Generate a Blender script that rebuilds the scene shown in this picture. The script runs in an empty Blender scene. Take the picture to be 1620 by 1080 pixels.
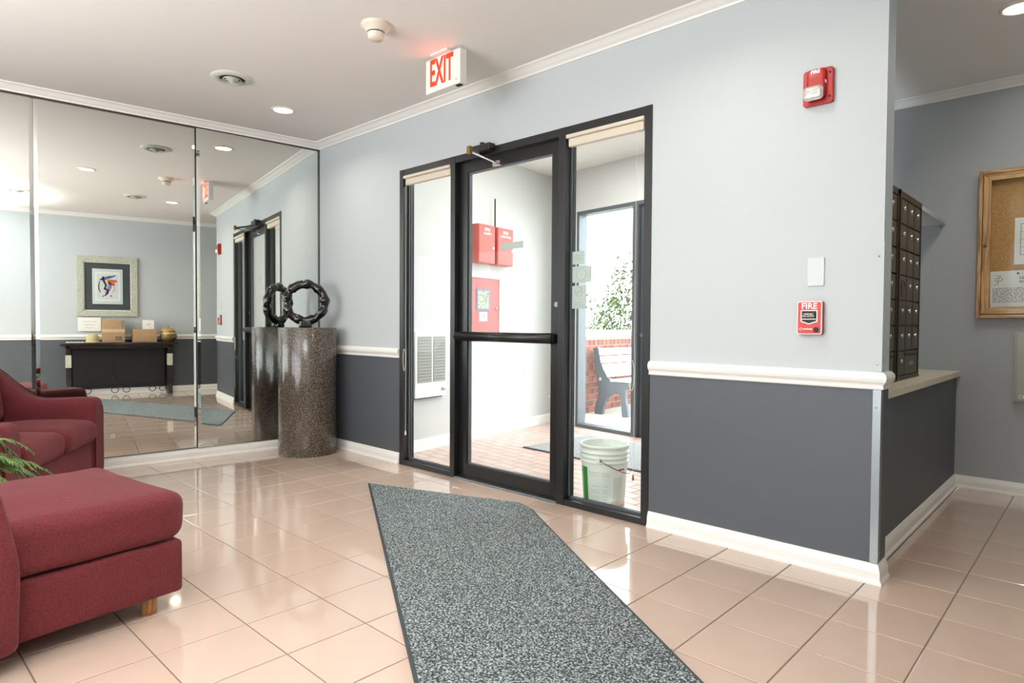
import bpy, bmesh, math, random
from mathutils import Vector, Matrix, noise
random.seed(7)
SC = bpy.context.scene
COL = SC.collection
PI = math.pi
T = 0.3048                      # floor tile pitch
TH = 0.113                      # the mirror wall stands 6.5 degrees off square
VA = 0.13                       # the vestibule is turned a little as well

# ------------------------------------------------------------------ camera
cam_d = bpy.data.cameras.new('camera')
cam = bpy.data.objects.new('camera', cam_d)
COL.objects.link(cam)
yaw, pitch, roll = -0.7546, -0.0268, 0.0061
fwd = Vector((math.sin(yaw)*math.cos(pitch), math.cos(yaw)*math.cos(pitch), math.sin(pitch)))
rt = Vector((math.cos(yaw), -math.sin(yaw), 0))
up = rt.cross(fwd)
rt2 = math.cos(roll)*rt + math.sin(roll)*up
up2 = -math.sin(roll)*rt + math.cos(roll)*up
M = Matrix((rt2, up2, -fwd)).transposed().to_4x4()
M.translation = Vector((5.238, -3.026, 1.0955))
cam.matrix_world = M
cam_d.sensor_width = 36.0
cam_d.lens = 1010.6/1620*36.0
cam_d.clip_start = 0.05
cam_d.clip_end = 200
SC.camera = cam

# ------------------------------------------------------------------ world, lights, exposure
W = bpy.data.worlds.new('sky')
SC.world = W
W.use_nodes = True
wn = W.node_tree
wn.nodes.clear()
bg = wn.nodes.new('ShaderNodeBackground')
wo = wn.nodes.new('ShaderNodeOutputWorld')
bg.inputs[0].default_value = (0.93, 0.96, 1.0, 1)
bg.inputs[1].default_value = 6.0
wn.links.new(bg.outputs[0], wo.inputs[0])

def area(name, loc, rot, sx, sy, power, col=(1, 1, 1), spread=180):
    l = bpy.data.lights.new(name, 'AREA')
    l.shape = 'RECTANGLE'; l.size = sx; l.size_y = sy
    l.energy = power; l.color = col; l.spread = math.radians(spread)
    o = bpy.data.objects.new(name, l)
    o.location = loc; o.rotation_euler = rot
    COL.objects.link(o)
    return o
# assumed photographer's flash, bounced off the ceiling beside the camera
area('assumed_flash', (4.35, -3.35, 1.70), (PI, 0, 0), 0.45, 0.45, 95, (0.95, 0.98, 1.0), 110)
area('ceiling_fill', (2.6, -4.6, 1.0), (PI, 0, 0), 1.6, 1.6, 95, (0.95, 0.98, 1.0), 160)  # added fill lamp, aimed up to brighten the ceiling
# added fill lamp behind the camera, for assumed lobby windows that are not built
area('lobby_fill', (2.4, -6.3, 1.5), (math.radians(90), 0, 0), 4.2, 2.0, 125, (0.94, 0.975, 1.0))
# added fill lamp in the hallway at the right, besides its downlight
area('hall_fill', (5.1, 1.6, 2.66), (0, 0, 0), 0.8, 0.8, 2.5, (1, 0.96, 0.9))
area('vestibule_fill', (2.2, 1.3, 2.72), (0, 0, 0), 1.6, 0.8, 30, (1, 0.98, 0.95))  # added lamp that brightens the vestibule, not a known fixture
SC.view_settings.view_transform = 'Standard'
SC.view_settings.look = 'None'
SC.view_settings.exposure = 0.38
SC.view_settings.gamma = 1.0
SC.view_settings.use_curve_mapping = False
try:
    SC.cycles.max_bounces = 12
    SC.cycles.diffuse_bounces = 6
    SC.cycles.glossy_bounces = 6
    SC.cycles.transparent_max_bounces = 16
    SC.cycles.sample_clamp_indirect = 6
    SC.cycles.caustics_reflective = False
    SC.cycles.caustics_refractive = False
except Exception:
    pass

# ------------------------------------------------------------------ materials
def srgb(r, g, b):
    f = lambda c: (c/255/12.92) if c/255 <= 0.04045 else ((c/255+0.055)/1.055)**2.4
    return (f(r), f(g), f(b), 1)

def mat(name, col, rough=0.5, metal=0.0, bump=0.0, bscale=200, var=0.0, vscale=4, spec=0.5, coat=0, emit=None, estr=0, col2=None, detail=2, sheen=0):
    m = bpy.data.materials.new(name)
    m.use_nodes = True
    nt = m.node_tree
    p = nt.nodes['Principled BSDF']
    p.inputs['Base Color'].default_value = col
    p.inputs['Roughness'].default_value = rough
    p.inputs['Metallic'].default_value = metal
    p.inputs['Specular IOR Level'].default_value = spec
    p.inputs['Coat Weight'].default_value = coat
    p.inputs['Coat Roughness'].default_value = 0.05
    p.inputs['Sheen Weight'].default_value = sheen
    if emit:
        p.inputs['Emission Color'].default_value = emit
        p.inputs['Emission Strength'].default_value = estr
    tc = nt.nodes.new('ShaderNodeTexCoord')
    if var or col2:
        n = nt.nodes.new('ShaderNodeTexNoise')
        n.inputs['Scale'].default_value = vscale
        n.inputs['Detail'].default_value = detail
        nt.links.new(tc.outputs['Object'], n.inputs['Vector'])
        mx = nt.nodes.new('ShaderNodeMix'); mx.data_type = 'RGBA'
        rp = nt.nodes.new('ShaderNodeValToRGB')
        rp.color_ramp.elements[0].position = 0.35; rp.color_ramp.elements[1].position = 0.65
        nt.links.new(n.outputs['Fac'], rp.inputs['Fac'])
        nt.links.new(rp.outputs['Color'], mx.inputs['Factor'])
        c2 = col2 if col2 else tuple(c*(1-var) for c in col[:3]) + (1,)
        mx.inputs['A'].default_value = col
        mx.inputs['B'].default_value = c2
        nt.links.new(mx.outputs['Result'], p.inputs['Base Color'])
    if bump:
        n2 = nt.nodes.new('ShaderNodeTexNoise')
        n2.inputs['Scale'].default_value = bscale
        n2.inputs['Detail'].default_value = 3
        nt.links.new(tc.outputs['Object'], n2.inputs['Vector'])
        b = nt.nodes.new('ShaderNodeBump')
        b.inputs['Strength'].default_value = bump
        b.inputs['Distance'].default_value = 0.002
        nt.links.new(n2.outputs['Fac'], b.inputs['Height'])
        nt.links.new(b.outputs['Normal'], p.inputs['Normal'])
    return m

def wood_mat(name, c1, c2, rough=0.4, scale=6, axis=2, coat=0.2):
    m = mat(name, c1, rough, coat=coat)
    nt = m.node_tree; p = nt.nodes['Principled BSDF']
    tc = nt.nodes.new('ShaderNodeTexCoord'); mp = nt.nodes.new('ShaderNodeMapping')
    s = [scale*8]*3; s[axis] = scale*0.6
    mp.inputs['Scale'].default_value = s
    n = nt.nodes.new('ShaderNodeTexNoise'); n.inputs['Scale'].default_value = 1.0
    n.inputs['Detail'].default_value = 4; n.inputs['Distortion'].default_value = 1.2
    r = nt.nodes.new('ShaderNodeValToRGB')
    r.color_ramp.elements[0].position = 0.38; r.color_ramp.elements[0].color = c2
    r.color_ramp.elements[1].position = 0.6; r.color_ramp.elements[1].color = c1
    nt.links.new(tc.outputs['Object'], mp.inputs['Vector']); nt.links.new(mp.outputs[0], n.inputs['Vector'])
    nt.links.new(n.outputs['Fac'], r.inputs['Fac']); nt.links.new(r.outputs[0], p.inputs['Base Color'])
    return m

def glass_mat(name, tint=(1, 1, 1, 1), rough=0.0, smear=0.0):
    m = bpy.data.materials.new(name); m.use_nodes = True
    nt = m.node_tree; nt.nodes.clear()
    out = nt.nodes.new('ShaderNodeOutputMaterial')
    mx = nt.nodes.new('ShaderNodeMixShader')
    tr = nt.nodes.new('ShaderNodeBsdfTransparent'); tr.inputs[0].default_value = tint
    gl = nt.nodes.new('ShaderNodeBsdfGlossy'); gl.inputs['Roughness'].default_value = rough
    fr = nt.nodes.new('ShaderNodeFresnel'); fr.inputs['IOR'].default_value = 1.3
    ge = nt.nodes.new('ShaderNodeNewGeometry')      # leaving the pane refracts like entering it
    io = nt.nodes.new('ShaderNodeMix'); io.data_type = 'FLOAT'
    io.inputs[2].default_value = 1.14; io.inputs[3].default_value = 1/1.14
    nt.links.new(ge.outputs['Backfacing'], io.inputs[0]); nt.links.new(io.outputs[0], fr.inputs['IOR'])
    nt.links.new(fr.outputs[0], mx.inputs[0]); nt.links.new(tr.outputs[0], mx.inputs[1])
    nt.links.new(gl.outputs[0], mx.inputs[2]); nt.links.new(mx.outputs[0], out.inputs[0])
    return m

def speckle(name, cols, scale, rough=0.2, bump=0.0, coat=0.0, stretch=None, bdist=0.004, wd=0.28):
    m = mat(name, cols[0], rough, coat=coat)
    nt = m.node_tree; p = nt.nodes['Principled BSDF']
    tc = nt.nodes.new('ShaderNodeTexCoord')
    n = nt.nodes.new('ShaderNodeTexNoise'); n.inputs['Scale'].default_value = scale
    n.inputs['Detail'].default_value = 4; n.inputs['Roughness'].default_value = 0.7
    src = tc.outputs['Object']
    if stretch:
        mp = nt.nodes.new('ShaderNodeMapping'); mp.inputs['Scale'].default_value = stretch
        nt.links.new(src, mp.inputs['Vector']); src = mp.outputs[0]
    r = nt.nodes.new('ShaderNodeValToRGB')
    k = len(cols)
    while len(r.color_ramp.elements) < k: r.color_ramp.elements.new(0.5)
    for i, c in enumerate(cols):
        r.color_ramp.elements[i].position = 0.5 - wd/2 + wd*i/(k-1)
        r.color_ramp.elements[i].color = c
    nt.links.new(src, n.inputs['Vector'])
    nt.links.new(n.outputs['Fac'], r.inputs['Fac']); nt.links.new(r.outputs[0], p.inputs['Base Color'])
    if bump:
        b = nt.nodes.new('ShaderNodeBump'); b.inputs['Strength'].default_value = bump; b.inputs['Distance'].default_value = bdist
        nt.links.new(n.outputs['Fac'], b.inputs['Height']); nt.links.new(b.outputs['Normal'], p.inputs['Normal'])
    return m

def fabric_mat(name, c1, c2):
    m = mat(name, c1, 0.85, sheen=0.08)
    nt = m.node_tree; p = nt.nodes['Principled BSDF']
    p.inputs['Sheen Tint'].default_value = (1, 0.55, 0.55, 1)
    tc = nt.nodes.new('ShaderNodeTexCoord')
    v = nt.nodes.new('ShaderNodeTexVoronoi'); v.inputs['Scale'].default_value = 120
    nt.links.new(tc.outputs['Object'], v.inputs['Vector'])
    n = nt.nodes.new('ShaderNodeTexNoise'); n.inputs['Scale'].default_value = 260; n.inputs['Detail'].default_value = 2
    nt.links.new(tc.outputs['Object'], n.inputs['Vector'])
    ad = nt.nodes.new('ShaderNodeMath'); ad.operation = 'MULTIPLY_ADD'
    nt.links.new(n.outputs['Fac'], ad.inputs[0]); ad.inputs[1].default_value = 0.35
    nt.links.new(v.outputs['Distance'], ad.inputs[2])
    r = nt.nodes.new('ShaderNodeValToRGB')
    r.color_ramp.elements[0].position = 0.1; r.color_ramp.elements[0].color = c2
    r.color_ramp.elements[1].position = 0.75; r.color_ramp.elements[1].color = c1
    nt.links.new(ad.outputs[0], r.inputs['Fac']); nt.links.new(r.outputs[0], p.inputs['Base Color'])
    b = nt.nodes.new('ShaderNodeBump'); b.inputs['Strength'].default_value = 0.6; b.inputs['Distance'].default_value = 0.003
    nt.links.new(ad.outputs[0], b.inputs['Height']); nt.links.new(b.outputs['Normal'], p.inputs['Normal'])
    return m

m_wall = mat('pale_blue_grey_paint', srgb(193, 201, 204), 0.75, bump=0.15, bscale=350)
m_slate = mat('dark_slate_paint', srgb(80, 85, 91), 0.5, bump=0.25, bscale=300)
m_hall = mat('grey_hall_paint', srgb(172, 177, 180), 0.7, bump=0.2, bscale=350)
m_ceil = mat('ceiling_paint', srgb(232, 230, 226), 0.85, bump=0.1, bscale=300)
m_trim = mat('white_gloss_trim', srgb(242, 242, 238), 0.3)
m_vest = mat('vestibule_paint', srgb(206, 208, 206), 0.6)
m_tile = mat('beige_glazed_tile', srgb(208, 184, 168), 0.07, var=0.06, vscale=3, spec=0.6, coat=0.6, bump=0.02, bscale=30)
m_grout = mat('grey_brown_grout', srgb(112, 100, 88), 0.8)
m_paver = mat('terracotta_paver', srgb(214, 186, 174), 0.3, var=0.12, vscale=9)
m_paver2 = mat('rosy_paver', srgb(206, 178, 167), 0.3, var=0.12, vscale=9)
m_mirror = mat('mirror_silver', (0.89, 0.92, 0.88, 1), 0.0, 1.0)
m_mback = mat('mirror_edge', srgb(70, 66, 55), 0.3)
m_black = mat('black_anodised', srgb(27, 28, 29), 0.38, 0.0, spec=0.5, bump=0.1, bscale=500)
m_blackd = mat('black_door_paint', srgb(19, 19, 20), 0.35)
m_alu = mat('brushed_aluminium', srgb(142, 148, 150), 0.36, 1.0, bump=0.1, bscale=400)
m_dalu = mat('dark_aluminium', srgb(105, 110, 114), 0.4, 0.6)
m_glass = glass_mat('clear_glass', (0.97, 0.985, 0.98, 1))
m_shade = mat('cream_blind', srgb(218, 209, 192), 0.7)
m_cord = mat('white_cord', srgb(225, 222, 210), 0.6)
m_brass = mat('brass', srgb(150, 120, 70), 0.35, 0.9)
m_redp = mat('bright_red_enamel', srgb(196, 34, 32), 0.4)
m_red = mat('red_enamel', srgb(172, 28, 28), 0.35)
m_red2 = mat('light_red_enamel', srgb(196, 82, 70), 0.4)
m_pinkred = mat('faded_red_steel', srgb(190, 100, 96), 0.5)
m_white = mat('white_plastic', srgb(238, 238, 232), 0.4)
m_cream = mat('cream_plastic', srgb(228, 220, 204), 0.45)
m_chrome = mat('chrome', srgb(220, 220, 220), 0.12, 1.0)
m_lens = mat('faceted_strobe_lens', srgb(225, 225, 222), 0.08, 0.65, bump=0.9, bscale=60)
m_text = mat('white_lettering', srgb(245, 245, 245), 0.5)
m_ink = mat('black_ink', srgb(35, 35, 38), 0.6)
m_inkg = mat('grey_ink', srgb(120, 120, 124), 0.6)
m_exit = mat('exit_red_glow', srgb(190, 30, 12), 0.6, emit=(1, 0.07, 0.01, 1), estr=0.6)
m_lamp = mat('lamp_lens', (1, 1, 1, 1), 0.5, emit=(1, 0.93, 0.80, 1), estr=7)
m_dark = mat('shade_and_seam_black', srgb(18, 20, 18), 0.5)  # near-black for painted-in shade of openings, and for the pedestal seam
m_vent = mat('vent_enamel', srgb(205, 208, 196), 0.4)
m_fab = fabric_mat('burgundy_upholstery', srgb(100, 25, 32), srgb(64, 13, 20))
m_fabshade = mat('burgundy_welt', srgb(100, 30, 38), 0.85)
m_leg = wood_mat('honey_wood', srgb(190, 140, 80), srgb(140, 92, 45), axis=2)
m_rug = speckle('grey_mat_pile', [srgb(24, 28, 30), srgb(74, 82, 84), srgb(182, 192, 192)], 130, 0.95, 1.0, wd=0.2)
m_rugb = mat('mat_rubber_edge', srgb(52, 58, 62), 0.7)
m_rugv = speckle('light_grey_mat_pile', [srgb(100, 104, 106), srgb(150, 152, 152), srgb(185, 186, 186)], 90, 0.95, 0.8)
m_gran = speckle('dark_granite_laminate', [srgb(34, 30, 26), srgb(74, 66, 58), srgb(138, 126, 112)], 150, 0.2, 0.0, coat=0.25, stretch=(1, 1, 0.7))
m_sculp = mat('black_gloss_ceramic', srgb(9, 8, 7), 0.12, coat=0.4, bump=0.8, bscale=35)
m_counter = speckle('cream_laminate', [srgb(206, 198, 176), srgb(214, 206, 186), srgb(222, 214, 196)], 200, 0.35)
m_bronze = mat('dark_bronze_metal', srgb(74, 70, 62), 0.38, 0.35, bump=0.1, bscale=300)
m_bronzed = mat('dark_bronze_frame', srgb(64, 54, 42), 0.4, 0.4)
m_oak = wood_mat('oak_frame', srgb(205, 165, 112), srgb(150, 104, 56), 0.35, 5, axis=2)
m_oakx = wood_mat('oak_frame_rail', srgb(205, 165, 112), srgb(150, 104, 56), 0.35, 5, axis=0)
m_cork = speckle('cork', [srgb(168, 122, 72), srgb(190, 146, 92), srgb(206, 166, 112)], 160, 0.9)
m_paper = mat('paper', srgb(240, 240, 236), 0.7)
m_putty = mat('putty_steel', srgb(178, 180, 168), 0.45)
m_card = mat('brown_cardboard', srgb(176, 142, 108), 0.8, var=0.08, vscale=20)
m_tape = mat('packing_tape', srgb(206, 180, 145), 0.25)
m_silver = speckle('silver_leaf_frame', [srgb(150, 152, 138), srgb(186, 188, 172), srgb(212, 212, 198)], 80, 0.4, 0.6)
m_matd = mat('charcoal_mat_board', srgb(66, 68, 70), 0.7)
m_blkwood = wood_mat('ebonised_wood', srgb(44, 28, 26), srgb(20, 14, 14), 0.25, 6, axis=1)
m_blkpanel = mat('black_leather_panel', srgb(24, 24, 26), 0.45, bump=0.3, bscale=60)
m_iron = mat('black_iron', srgb(22, 22, 22), 0.4, 0.5)
m_urn = speckle('gold_leaf_pattern', [srgb(20, 16, 12), srgb(60, 46, 24), srgb(190, 160, 90)], 80, 0.35, wd=0.16)
m_gold = mat('aged_gold', srgb(190, 155, 95), 0.4, 0.4)
m_concrete = mat('pale_concrete', srgb(196, 192, 184), 0.8, var=0.08, vscale=3)
m_brick = mat('red_brick', srgb(160, 106, 94), 0.85, var=0.25, vscale=9, bump=0.4, bscale=60)
m_brick2 = mat('brown_brick', srgb(142, 98, 88), 0.85, var=0.25, vscale=9, bump=0.4, bscale=60)
m_mortar = mat('mortar', srgb(180, 174, 166), 0.9)
m_grey = mat('grey_recycled_plastic', srgb(94, 101, 106), 0.6)
m_slat = mat('white_slat', srgb(235, 235, 232), 0.6)
m_leaf = mat('shrub_leaf', srgb(84, 104, 50), 0.6, var=0.4, vscale=3)
m_bark = mat('bark', srgb(96, 76, 58), 0.8)
m_fern = mat('fern_green', srgb(42, 84, 38), 0.5, col2=srgb(104, 140, 72), vscale=14)
m_fernd = mat('fern_stem', srgb(150, 150, 60), 0.5)
m_pot = mat('terracotta_pot', srgb(150, 90, 62), 0.7)
m_soil = mat('soil', srgb(50, 38, 30), 0.9)
m_pail = mat('white_pail_plastic', srgb(226, 232, 224), 0.35)
m_green = mat('green_label', srgb(40, 130, 50), 0.5)
m_yel = mat('yellow_label', srgb(190, 170, 60), 0.5)
m_signback = mat('sign_back_green_grey', srgb(176, 192, 184), 0.6)
m_signline = mat('sign_show_through', srgb(150, 166, 160), 0.6)
m_blue = mat('blue_paint', srgb(50, 90, 190), 0.6)
m_orange = mat('orange_paint', srgb(226, 96, 50), 0.6)
m_sun = mat('yellow_paint', srgb(238, 190, 60), 0.6)
m_mauve = mat('mauve_paint', srgb(150, 130, 170), 0.6)
m_hat = mat('tan_felt', srgb(190, 172, 128), 0.8)
m_greytext = mat('pale_lettering', srgb(150, 148, 140), 0.5)

# ------------------------------------------------------------------ helpers
class MB:
    def __init__(s): s.v = []; s.f = []; s.m = []; s.cur = 0; s.sm = []; s.smooth = False
    def add(s, vs, fs):
        b = len(s.v); s.v += [tuple(v) for v in vs]
        for f in fs: s.f.append(tuple(b+i for i in f)); s.m.append(s.cur); s.sm.append(s.smooth)
    def box(s, x0, x1, y0, y1, z0, z1):
        vs = [(x, y, z) for z in (z0, z1) for y in (y0, y1) for x in (x0, x1)]
        s.add(vs, [(0, 2, 3, 1), (4, 5, 7, 6), (0, 1, 5, 4), (2, 6, 7, 3), (0, 4, 6, 2), (1, 3, 7, 5)])
        return s
    def prism(s, poly, z0, z1):          # poly in xy, counter-clockwise
        n = len(poly)
        vs = [(x, y, z0) for x, y in poly] + [(x, y, z1) for x, y in poly]
        s.add(vs, [tuple(range(n-1, -1, -1)), tuple(range(n, 2*n))] + [(i, (i+1) % n, n+(i+1) % n, n+i) for i in range(n)])
        return s
    def plate(s, poly, y0, y1):          # poly in xz, extruded along y
        n = len(poly)
        vs = [(x, y0, z) for x, z in poly] + [(x, y1, z) for x, z in poly]
        s.add(vs, [tuple(range(n)), tuple(range(2*n-1, n-1, -1))] + [(n+i, n+(i+1) % n, (i+1) % n, i) for i in range(n)])
        return s
    def tube(s, pts, r, n=8, closed=False, rs=None):
        pts = [Vector(p) for p in pts]; k = len(pts); rings = []
        up = Vector((0, 0, 1))
        for i, p in enumerate(pts):
            a = pts[(i-1) % k] if (closed or i > 0) else p
            b = pts[(i+1) % k] if (closed or i < k-1) else p
            t = (b-a).normalized()
            u = t.cross(up)
            if u.length < 1e-3: u = t.cross(Vector((0, 1, 0)))
            u.normalize(); w = t.cross(u)
            rr = rs[i] if rs else r
            rings.append([p + rr*(math.cos(2*PI*j/n)*u + math.sin(2*PI*j/n)*w) for j in range(n)])
        vs = [v for ring in rings for v in ring]; fs = []
        for i in range(k if closed else k-1):
            for j in range(n):
                a = i*n+j; b = i*n+(j+1) % n; c = ((i+1) % k)*n+(j+1) % n; d = ((i+1) % k)*n+j
                fs.append((a, b, c, d))
        if not closed:
            fs.append(tuple(range(n-1, -1, -1))); fs.append(tuple((k-1)*n+j for j in range(n)))
        s.add(vs, fs); return s
    def lathe(s, prof, n=32, c=(0, 0, 0)):   # prof: (r, z), axis z
        vs = []; fs = []
        for r, z in prof:
            for j in range(n):
                a = 2*PI*j/n
                vs.append((c[0]+r*math.cos(a), c[1]+r*math.sin(a), c[2]+z))
        k = len(prof)
        for i in range(k-1):
            for j in range(n):
                fs.append((i*n+j, i*n+(j+1) % n, (i+1)*n+(j+1) % n, (i+1)*n+j))
        s.add(vs, fs); return s
    def disc(s, c, r, axis='y', h=0.004, n=16):   # flat cylinder
        vs = []; ax = {'x': 0, 'y': 1, 'z': 2}[axis]
        o = [i for i in range(3) if i != ax]
        for k in (0, 1):
            for j in range(n):
                p = list(c); a = 2*PI*j/n
                p[o[0]] += r*math.cos(a); p[o[1]] += r*math.sin(a); p[ax] += h*k
                vs.append(p)
        s.add(vs, [tuple(range(n)), tuple(range(2*n-1, n-1, -1))] + [(j, n+j, n+(j+1) % n, (j+1) % n) for j in range(n)])
        return s
    def sweep(s, prof, path):    # prof: (out, z) offsets; path: xy points; out = left of travel
        k = len(path); P = [Vector((x, y)) for x, y in path]; n = len(prof); vs = []
        for i in range(k):
            if i == 0: d = (P[1]-P[0]).normalized(); nn = Vector((-d.y, d.x)); sc = 1
            elif i == k-1: d = (P[-1]-P[-2]).normalized(); nn = Vector((-d.y, d.x)); sc = 1
            else:
                d1 = (P[i]-P[i-1]).normalized(); d2 = (P[i+1]-P[i]).normalized()
                n1 = Vector((-d1.y, d1.x)); n2 = Vector((-d2.y, d2.x)); nn = (n1+n2).normalized(); sc = 1/max(0.3, nn.dot(n1))
            for o, z in prof: vs.append((P[i].x+nn.x*o*sc, P[i].y+nn.y*o*sc, z))
        fs = []
        for i in range(k-1):
            for j in range(n): fs.append((i*n+j, (i+1)*n+j, (i+1)*n+(j+1) % n, i*n+(j+1) % n))
        fs.append(tuple(range(n-1, -1, -1))); fs.append(tuple((k-1)*n+j for j in range(n)))
        s.add(vs, fs); return s
    def build(s, name, mats, parent=None, bevel=0, smooth=None, fix=True, loc=None, rotz=None):
        me = bpy.data.meshes.new(name)
        me.from_pydata(s.v, [], s.f)
        if not isinstance(mats, (list, tuple)): mats = [mats]
        for m_ in mats: me.materials.append(m_)
        me.polygons.foreach_set('material_index', s.m)
        sm = s.sm if smooth is None else [smooth]*len(s.f)
        me.polygons.foreach_set('use_smooth', sm)
        if fix:
            bm = bmesh.new(); bm.from_mesh(me)
            bmesh.ops.recalc_face_normals(bm, faces=bm.faces)
            bm.to_mesh(me); bm.free()
        me.update()
        o = bpy.data.objects.new(name, me); COL.objects.link(o)
        if parent: o.parent = parent
        if loc: o.location = loc
        if rotz is not None: o.rotation_euler.z = rotz
        if bevel:
            b = o.modifiers.new('bevel', 'BEVEL'); b.width = bevel; b.segments = 2; b.limit_method = 'ANGLE'; b.angle_limit = math.radians(40)
        return o

def tag(o, label=None, cat=None, group=None, kind=None):
    if label: o['label'] = label
    if cat: o['category'] = cat
    if group: o['group'] = group
    if kind: o['kind'] = kind
    return o
def root(name, loc, label, cat, rotz=0, group=None):
    o = bpy.data.objects.new(name, None); COL.objects.link(o)
    o.empty_display_size = 0.05
    o.location = loc; o.rotation_euler.z = rotz
    return tag(o, label, cat, group)
def struct(o): o['kind'] = 'structure'; return o

def rbox(mb, x0, x1, y0, y1, z0, z1, r, m=6, fn=None):
    """rounded box with a grid fine enough to be deformed by fn"""
    r = min(r, (x1-x0)*0.495, (y1-y0)*0.495, (z1-z0)*0.495)
    def samples(a, b):
        h = [a + r*(1-math.cos(t*PI/8)) for t in range(4)]
        mid = [a+r + (b-a-2*r)*i/m for i in range(m+1)]
        e = [b - r*(1-math.cos(t*PI/8)) for t in range(3, -1, -1)]
        return h + mid + e
    X, Y, Z = samples(x0, x1), samples(y0, y1), samples(z0, z1)
    lo = Vector((x0+r, y0+r, z0+r)); hi = Vector((x1-r, y1-r, z1-r))
    idx = {}; vs = []
    nx, ny, nz = len(X)-1, len(Y)-1, len(Z)-1
    def vid(i, j, k):
        key = (i, j, k)
        if key not in idx:
            p = Vector((X[i], Y[j], Z[k]))
            q = Vector((min(max(p.x, lo.x), hi.x), min(max(p.y, lo.y), hi.y), min(max(p.z, lo.z), hi.z)))
            d = p-q
            if d.length > 1e-9: p = q + d.normalized()*r
            if fn: p = fn(p.copy())
            idx[key] = len(vs); vs.append(tuple(p))
        return idx[key]
    fs = []
    for i in range(nx):
        for j in range(ny):
            fs.append((vid(i, j, 0), vid(i, j+1, 0), vid(i+1, j+1, 0), vid(i+1, j, 0)))
            fs.append((vid(i, j, nz), vid(i+1, j, nz), vid(i+1, j+1, nz), vid(i, j+1, nz)))
    for i in range(nx):
        for k in range(nz):
            fs.append((vid(i, 0, k), vid(i+1, 0, k), vid(i+1, 0, k+1), vid(i, 0, k+1)))
            fs.append((vid(i, ny, k), vid(i, ny, k+1), vid(i+1, ny, k+1), vid(i+1, ny, k)))
    for j in range(ny):
        for k in range(nz):
            fs.append((vid(0, j, k), vid(0, j, k+1), vid(0, j+1, k+1), vid(0, j+1, k)))
            fs.append((vid(nx, j, k), vid(nx, j+1, k), vid(nx, j+1, k+1), vid(nx, j, k+1)))
    sv = mb.smooth; mb.smooth = True
    mb.add(vs, fs); mb.smooth = sv
    return mb

def rplate(mb, x0, x1, z0, z1, y0, y1, r, n=5):
    P = []
    for cx, cz, a0 in ((x1-r, z1-r, 0), (x0+r, z1-r, PI/2), (x0+r, z0+r, PI), (x1-r, z0+r, 1.5*PI)):
        for k in range(n+1):
            a = a0+PI/2*k/n; P.append((cx+r*math.cos(a), cz+r*math.sin(a)))
    mb.plate(P, y0, y1); return mb

def text_obj(name, body, size, m, parent, loc, rot=(PI/2, 0, 0), depth=0.0008, ax='CENTER', sx=1.0, bold=0.0, label=None):
    cu = bpy.data.curves.new(name, 'FONT'); cu.body = body; cu.size = size
    cu.extrude = depth; cu.align_x = ax; cu.align_y = 'CENTER'; cu.offset = bold; cu.resolution_u = 3
    tmp = bpy.data.objects.new('tmp_text', cu); COL.objects.link(tmp)
    dg = bpy.context.evaluated_depsgraph_get(); dg.update()
    me = bpy.data.meshes.new_from_object(tmp.evaluated_get(dg))
    bpy.data.objects.remove(tmp); bpy.data.curves.remove(cu)
    me.materials.clear(); me.materials.append(m)
    o = bpy.data.objects.new(name, me); COL.objects.link(o)
    o.parent = parent; o.location = loc; o.rotation_euler = rot; o.scale = (sx, 1, 1)
    if label: o['label'] = label
    return o

def clip_poly(poly, a, b, c):      # keep a*x+b*y+c >= 0
    out = []
    for i in range(len(poly)):
        p, q = poly[i], poly[(i+1) % len(poly)]
        dp = a*p[0]+b*p[1]+c; dq = a*q[0]+b*q[1]+c
        if dp >= 0: out.append(p)
        if dp*dq < 0:
            t = dp/(dp-dq); out.append((p[0]+t*(q[0]-p[0]), p[1]+t*(q[1]-p[1])))
    return out

# ================================================================== STRUCTURE
CH = 2.70
XE = 5.67; YB = 2.243; YS = -6.5; XC = 4.531; WT = 0.125; XL, XR, ZT = 1.195, 3.418, 2.277
XM = lambda y: math.tan(TH)*y          # x of the mirror plane at y (<0)
tx = math.tan(TH)

# ---- floor: grout bed, glazed tiles
fb = MB(); fb.prism([(XM(YS)-0.05, YS), (XE+0.1, YS), (XE+0.1, YB+0.1), (4.40, YB+0.1), (4.40, 0.0), (0, 0.0)], -0.06, -0.0025)
floor = struct(fb.build('floor', m_grout))
G = 0.0022
def tile_mesh(poly):
    n = len(poly)
    cx = sum(p[0] for p in poly)/n; cy = sum(p[1] for p in poly)/n
    ins = []
    for p in poly:
        d = Vector((cx-p[0], cy-p[1])); d = d.normalized()*0.003
        ins.append((p[0]+d.x, p[1]+d.y))
    mb = MB()
    vs = [(x, y, -0.02) for x, y in poly] + [(x, y, -0.0012) for x, y in poly] + [(x, y, 0.0) for x, y in ins]
    fs = [tuple(range(2*n, 3*n))]
    for i in range(n):
        j = (i+1) % n
        fs.append((i, j, n+j, n+i)); fs.append((n+i, n+j, 2*n+j, 2*n+i))
    mb.add(vs, fs)
    return mb
full = None; stuff = MB(); ntile = 0
tiles = []
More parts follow.
